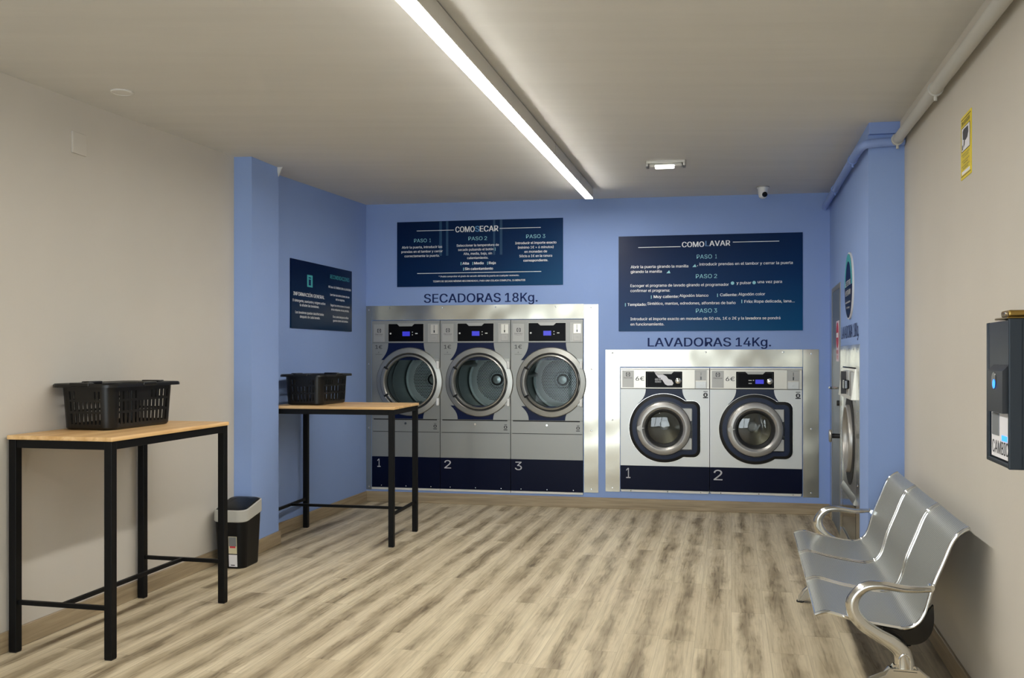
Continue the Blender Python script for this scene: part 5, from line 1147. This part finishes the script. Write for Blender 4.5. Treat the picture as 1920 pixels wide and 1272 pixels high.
# ------------------------------------------------------------------ waste bin
t = thing('waste_bin', 'black waste bin with grey lid rim by the left blue pillar', 'bin', (-1.944, 6.44, 0), -11)
bw, bd, bh = .245, .30, .455
def rr3(w_, d_, r, zf): return [(x, y, zf(y)) for x, y in rrect(-w_/2, w_/2, -d_/2, d_/2, r, 6)]
wave = lambda y, lo, hi: lo+(hi-lo)*(lambda s: s*s*(3-2*s))(min(1, max(0, (y+bd/2)/bd)))
part('bin_body', M['bin_black'], t, lambda bm: ring_loft(bm, [rr3(bw*.84, bd*.84, .05, lambda y: 0), rr3(bw*.86, bd*.86, .052, lambda y: .008), rr3(bw*.97, bd*.97, .055, lambda y: wave(y, .335, .375)), rr3(bw*.93, bd*.93, .05, lambda y: wave(y, .335, .375)), rr3(bw*.8, bd*.8, .045, lambda y: .02)]))
part('lid_rim', M['bin_grey'], t, lambda bm: ring_loft(bm, [rr3(bw*1.0, bd*1.0, .06, lambda y: wave(y, .325, .365)), rr3(bw*1.03, bd*1.03, .062, lambda y: wave(y, .33, .37)), rr3(bw*1.02, bd*1.02, .06, lambda y: wave(y, .402, .452)), rr3(bw*.97, bd*.97, .055, lambda y: wave(y, .409, .458)), rr3(bw*.93, bd*.93, .05, lambda y: wave(y, .402, .452)), rr3(bw*.95, bd*.95, .05, lambda y: wave(y, .33, .37))], closed=True))
part('lid', M['bin_black'], t, lambda bm: ring_loft(bm, [rr3(bw*.93, bd*.93, .05, lambda y: wave(y, .395, .445)), rr3(bw*.93, bd*.93, .05, lambda y: wave(y, .405, .455)), rr3(bw*.86, bd*.84, .05, lambda y: wave(y, .412, .464)), rr3(bw*.5, bd*.5, .03, lambda y: wave(y, .418, .472))]))
yf = lambda z: -bd*.43-(z/.335)*bd*.055-.0035
def slab(bm, x0, x1, z0, z1, e):
    ring_loft(bm, [[(x, yf(z)-e, z), (x, yf(z)-e+.0025, z)] for x, z in ((x0, z0), (x1, z0), (x1, z1), (x0, z1))], closed=True, cap=False)
    vs_ = [bm.verts.new((x, yf(z)-e, z)) for x, z in ((x0, z0), (x1, z0), (x1, z1), (x0, z1))]; bm.faces.new(vs_)
lb = part('label', M['beige_print'], t, lambda bm: slab(bm, .0, .062, .105, .225, 0), False)
part('label_picture', M['photo_grey'], lb, lambda bm: slab(bm, .003, .059, .158, .222, .0008), False)
part('label_ribbon', M['red_print'], lb, lambda bm: slab(bm, .010, .052, .146, .158, .0012), False)
pl_ = part('price_label', M['white_paper'], t, lambda bm: slab(bm, .0, .062, .014, .098, 0), False)
part('barcode', M['dark_print'], pl_, lambda bm: (slab(bm, .015, .045, .022, .028, .0008), slab(bm, .03, .055, .05, .066, .0008) if False else None), False)

# ------------------------------------------------------------------ three-seat bench
bt = thing('beam_bench', 'three-seat perforated steel waiting bench with chrome arms against the right wall', 'bench', (1.692, 5.428, 0), -104.65)
prof = spline([(-.003, .424), (.028, .436), (.060, .436), (.155, .414), (.286, .396), (.343, .395), (.382, .414), (.412, .462), (.440, .562), (.478, .66), (.514, .751), (.545, .787), (.575, .806)] and [(a_, b_, 0) for a_, b_ in [(-.003, .424), (.028, .436), (.060, .436), (.155, .414), (.286, .396), (.343, .395), (.382, .414), (.412, .462), (.440, .562), (.478, .66), (.514, .751), (.545, .787), (.575, .806)]], 5)
prof = [(p.x, p.y) for p in prof]
SEATW = .568
for i in range(3):
    x0 = .009+i*.600; x1 = x0+SEATW
    bm = B(); uvl = bm.loops.layers.uv.new('UVMap')
    ln = [0]
    for p, q in zip(prof, prof[1:]): ln.append(ln[-1]+math.hypot(q[0]-p[0], q[1]-p[1]))
    nx = 10
    grid = []
    for k, (v, z) in enumerate(prof):
        t0 = prof[max(k-1, 0)]; t1 = prof[min(k+1, len(prof)-1)]; dv, dz = t1[0]-t0[0], t1[1]-t0[1]; q = math.hypot(dv, dz); nv, nz = -dz/q, dv/q
        row = []
        for j in range(nx+1):
            s = j/nx; sag = -.006*(1-(2*s-1)**2)
            row.append([bm.verts.new((x0+(x1-x0)*s, v+nv*(sag+o_), z+nz*(sag+o_))) for o_ in (0, -.004)])
        grid.append(row)
    for k in range(len(prof)-1):
        for j in range(nx):
            f1 = bm.faces.new((grid[k][j][0], grid[k][j+1][0], grid[k+1][j+1][0], grid[k+1][j][0]))
            f2 = bm.faces.new((grid[k][j][1], grid[k+1][j][1], grid[k+1][j+1][1], grid[k][j+1][1]))
            for f_, idx in ((f1, ((k, j), (k, j+1), (k+1, j+1), (k+1, j))), (f2, ((k, j), (k+1, j), (k+1, j+1), (k, j+1)))):
                for lp, (kk, jj) in zip(f_.loops, idx): lp[uvl].uv = (jj/nx*SEATW, ln[kk])
    for row in (grid[0], grid[-1]):
        for j in range(nx): bm.faces.new((row[j][0], row[j][1], row[j+1][1], row[j+1][0]))
    so = obj('seat', bm, M['seat'], bt)
    for xe in (x0, x1):
        part('edge_rim', M['chrome'], so, lambda bm: tube(bm, [(xe, v, z-.002) for v, z in prof], .0078, 10))
    for vv, zz in ((prof[0][0], prof[0][1]), ):
        part('front_lip', M['chrome'], so, lambda bm: tube(bm, [(x0, vv, zz-.004), (x1, vv, zz-.004)], .004, 8))
part('beam', M['black_metal'], bt, lambda bm: box(bm, .03, 1.765, .285, .365, .315, .362, .006))
for xb in (.03, .30, .597, .89, 1.19, 1.48, 1.755):
    part('seat_bracket', M['black_metal'], bt, lambda bm: tube_plate(bm, xb))if False else None
def bracket(bm, xb):
    ol = [(p.x, p.y) for p in spline([(.17, .400, 0), (.22, .372, 0), (.28, .338, 0), (.345, .326, 0), (.40, .338, 0), (.432, .372, 0), (.445, .42, 0), (.444, .49, 0)], 4)]+[(.428, .47), (.40, .420), (.37, .392), (.343, .383), (.286, .386)]
    a_ = [bm.verts.new((xb-.012, v, z)) for v, z in ol]; b_ = [bm.verts.new((xb+.012, v, z)) for v, z in ol]
    bm.faces.new(a_); bm.faces.new(b_[::-1])
    for i in range(len(ol)): bm.faces.new((a_[i], b_[i], b_[(i+1) % len(ol)], a_[(i+1) % len(ol)]))
for xb in (.02, .592, 1.192, 1.768):
    part('seat_bracket', M['black_gloss'], bt, lambda bm: bracket(bm, xb), False)
for xe, sg in ((-.042, -1), (1.828, 1)):
    path = spline([(xe, .424, .566), (xe, .336, .560), (xe, .238, .570), (xe, .178, .556), (xe, .140, .512), (xe, .138, .462), (xe, .172, .412), (xe, .232, .372), (xe, .285, .343), (xe, .318, .312), (xe, .328, .275), (xe, .328, .243)], 6)
    n_ = len(path)
    part('armrest', M['cast'], bt, lambda bm: tube(bm, path, [.025 for i in range(n_)], 16, [.011+.015*min(1, i/(n_*.40))+.014*max(0, (i/n_-.62)/.38) for i in range(n_)]))
    part('arm_bolt', M['chrome'], bt, lambda bm: tube(bm, [(xe-.012*1, .430, .566), (xe-sg*.05, .432, .566)], .012, 12))
    # cast leg: neck and two splayed feet
    def legf(bm, xe=xe):
        ol = [(.366, .262),
              (.372, .243), (.395, .222), (.45, .196), (.53, .14), (.60, .072), (.628, .03), (.632, .004), (.602, .004), (.585, .035), (.52, .10), (.44, .152), (.37, .176), (.326, .180),
              (.28, .176), (.21, .152), (.13, .10), (.065, .035), (.048, .004), (.018, .004), (.022, .03), (.05, .072), (.12, .14), (.20, .194), (.255, .222), (.280, .240), (.288, .262)]
        a_ = [bm.verts.new((xe-.026, v, z)) for v, z in ol]; b_ = [bm.verts.new((xe+.026, v, z)) for v, z in ol]
        fa = bm.faces.new(a_); fb = bm.faces.new(b_[::-1])
        for i in range(len(ol)): bm.faces.new((a_[i], b_[i], b_[(i+1) % len(ol)], a_[(i+1) % len(ol)]))
        bmesh.ops.bevel(bm, geom=list(fa.edges)+list(fb.edges), offset=.011, segments=3, affect='EDGES')
    lg = part('leg', M['cast'], bt, legf)
    part('arch_rib', M['chrome'], lg, lambda bm: tube(bm, spline([(xe+sg*.023, .308, .250), (xe+sg*.024, .306, .280), (xe+sg*.024, .312, .300), (xe+sg*.025, .326, .310), (xe+sg*.024, .342, .300), (xe+sg*.023, .348, .280), (xe+sg*.022, .348, .250)], 4), .004, 8))
    part('joint_line', M['rubber'], lg, lambda bm: box(bm, xe-.0268, xe+.0268, .285, .3715, .2415, .2435))
    for v in (.034, .617): part('glide', M['rubber'], lg, lambda bm: cyl_z(bm, xe, v, .022, 0, .008, 16))

# ------------------------------------------------------------------ coin changer on the right wall
t = thing('coin_changer', 'dark blue wall-mounted change machine with CAMBIO window on the right wall', 'change machine', FG.p(2.743, 0, 1.142), FG.a)
cw, cd, chh = .288, .166, .45
part('housing', M['changer'], t, lambda bm: (box(bm, .012, cw, -cd+.03, 0, 0, chh, .004), box(bm, cw-.014, cw, -cd, -cd+.04, 0, chh, .003), box(bm, 0, .03, -cd+.004, 0, .0, chh-.004, .003), box(bm, .02, cw-.02, -cd+.004, -cd+.04, 0, .016, .003)))
part('front_plate', M['changer_face'], t, lambda bm: box(bm, .03, cw-.014, -cd+.006, -cd+.035, .17, chh-.004, .003))
part('coin_plate', M['changer_face'], t, lambda bm: ring_loft(bm, [[(x, -cd+.012, .165), (x, -cd-.012, .165), (x, -cd-.012, .292), (x, -cd+.012, .318)] for x in (.085, cw-.024)]))
part('coin_hole', M['black_gloss'], t, lambda bm: lathe(bm, [(.0005, -cd-.0135), (.026, -cd-.0135), (.028, -cd-.012), (.028, -cd-.005)], .165, .262, 28))
part('coin_light', M['blue_lamp'], t, lambda bm: lathe(bm, [(.0005, -cd-.0148), (.014, -cd-.0148), (.014, -cd-.013)], .172, .252, 20))
pn = part('window_panel', M['white_paper'], t, lambda bm: box(bm, .060, cw-.014, -cd+.006, -cd+.029, .022, .172), False)
part('coin_tray', M['photo_grey'], t, lambda bm: box(bm, .075, .155, -cd+.003, -cd+.0065, .09, .16, .0015))
part('blue_mark', M['blue_lamp'], pn, lambda bm: box(bm, .185, .245, -cd+.0048, -cd+.0062, .078, .094), False)
lines(t, 'text_line', M['dark_print'], [('CAMBIO', .07, .034, .040, .19, 'L', .01)], -cd+.0055)
hp = thing('padlock_hasp', 'brass hasp lying on top of the change machine', 'hasp', FG.p(2.86, .09, 1.592), FG.a)
part('plate', M['brass'], hp, lambda bm: box(bm, .0, .15, -.075, .06, 0, .006, .002))
part('latch', M['brass'], hp, lambda bm: box(bm, .06, .15, -.072, -.01, .006, .026, .006))
part('rivet', M['chrome'], hp, lambda bm: cyl_y(bm, .12, .016, .005, -.075, -.07, 12))
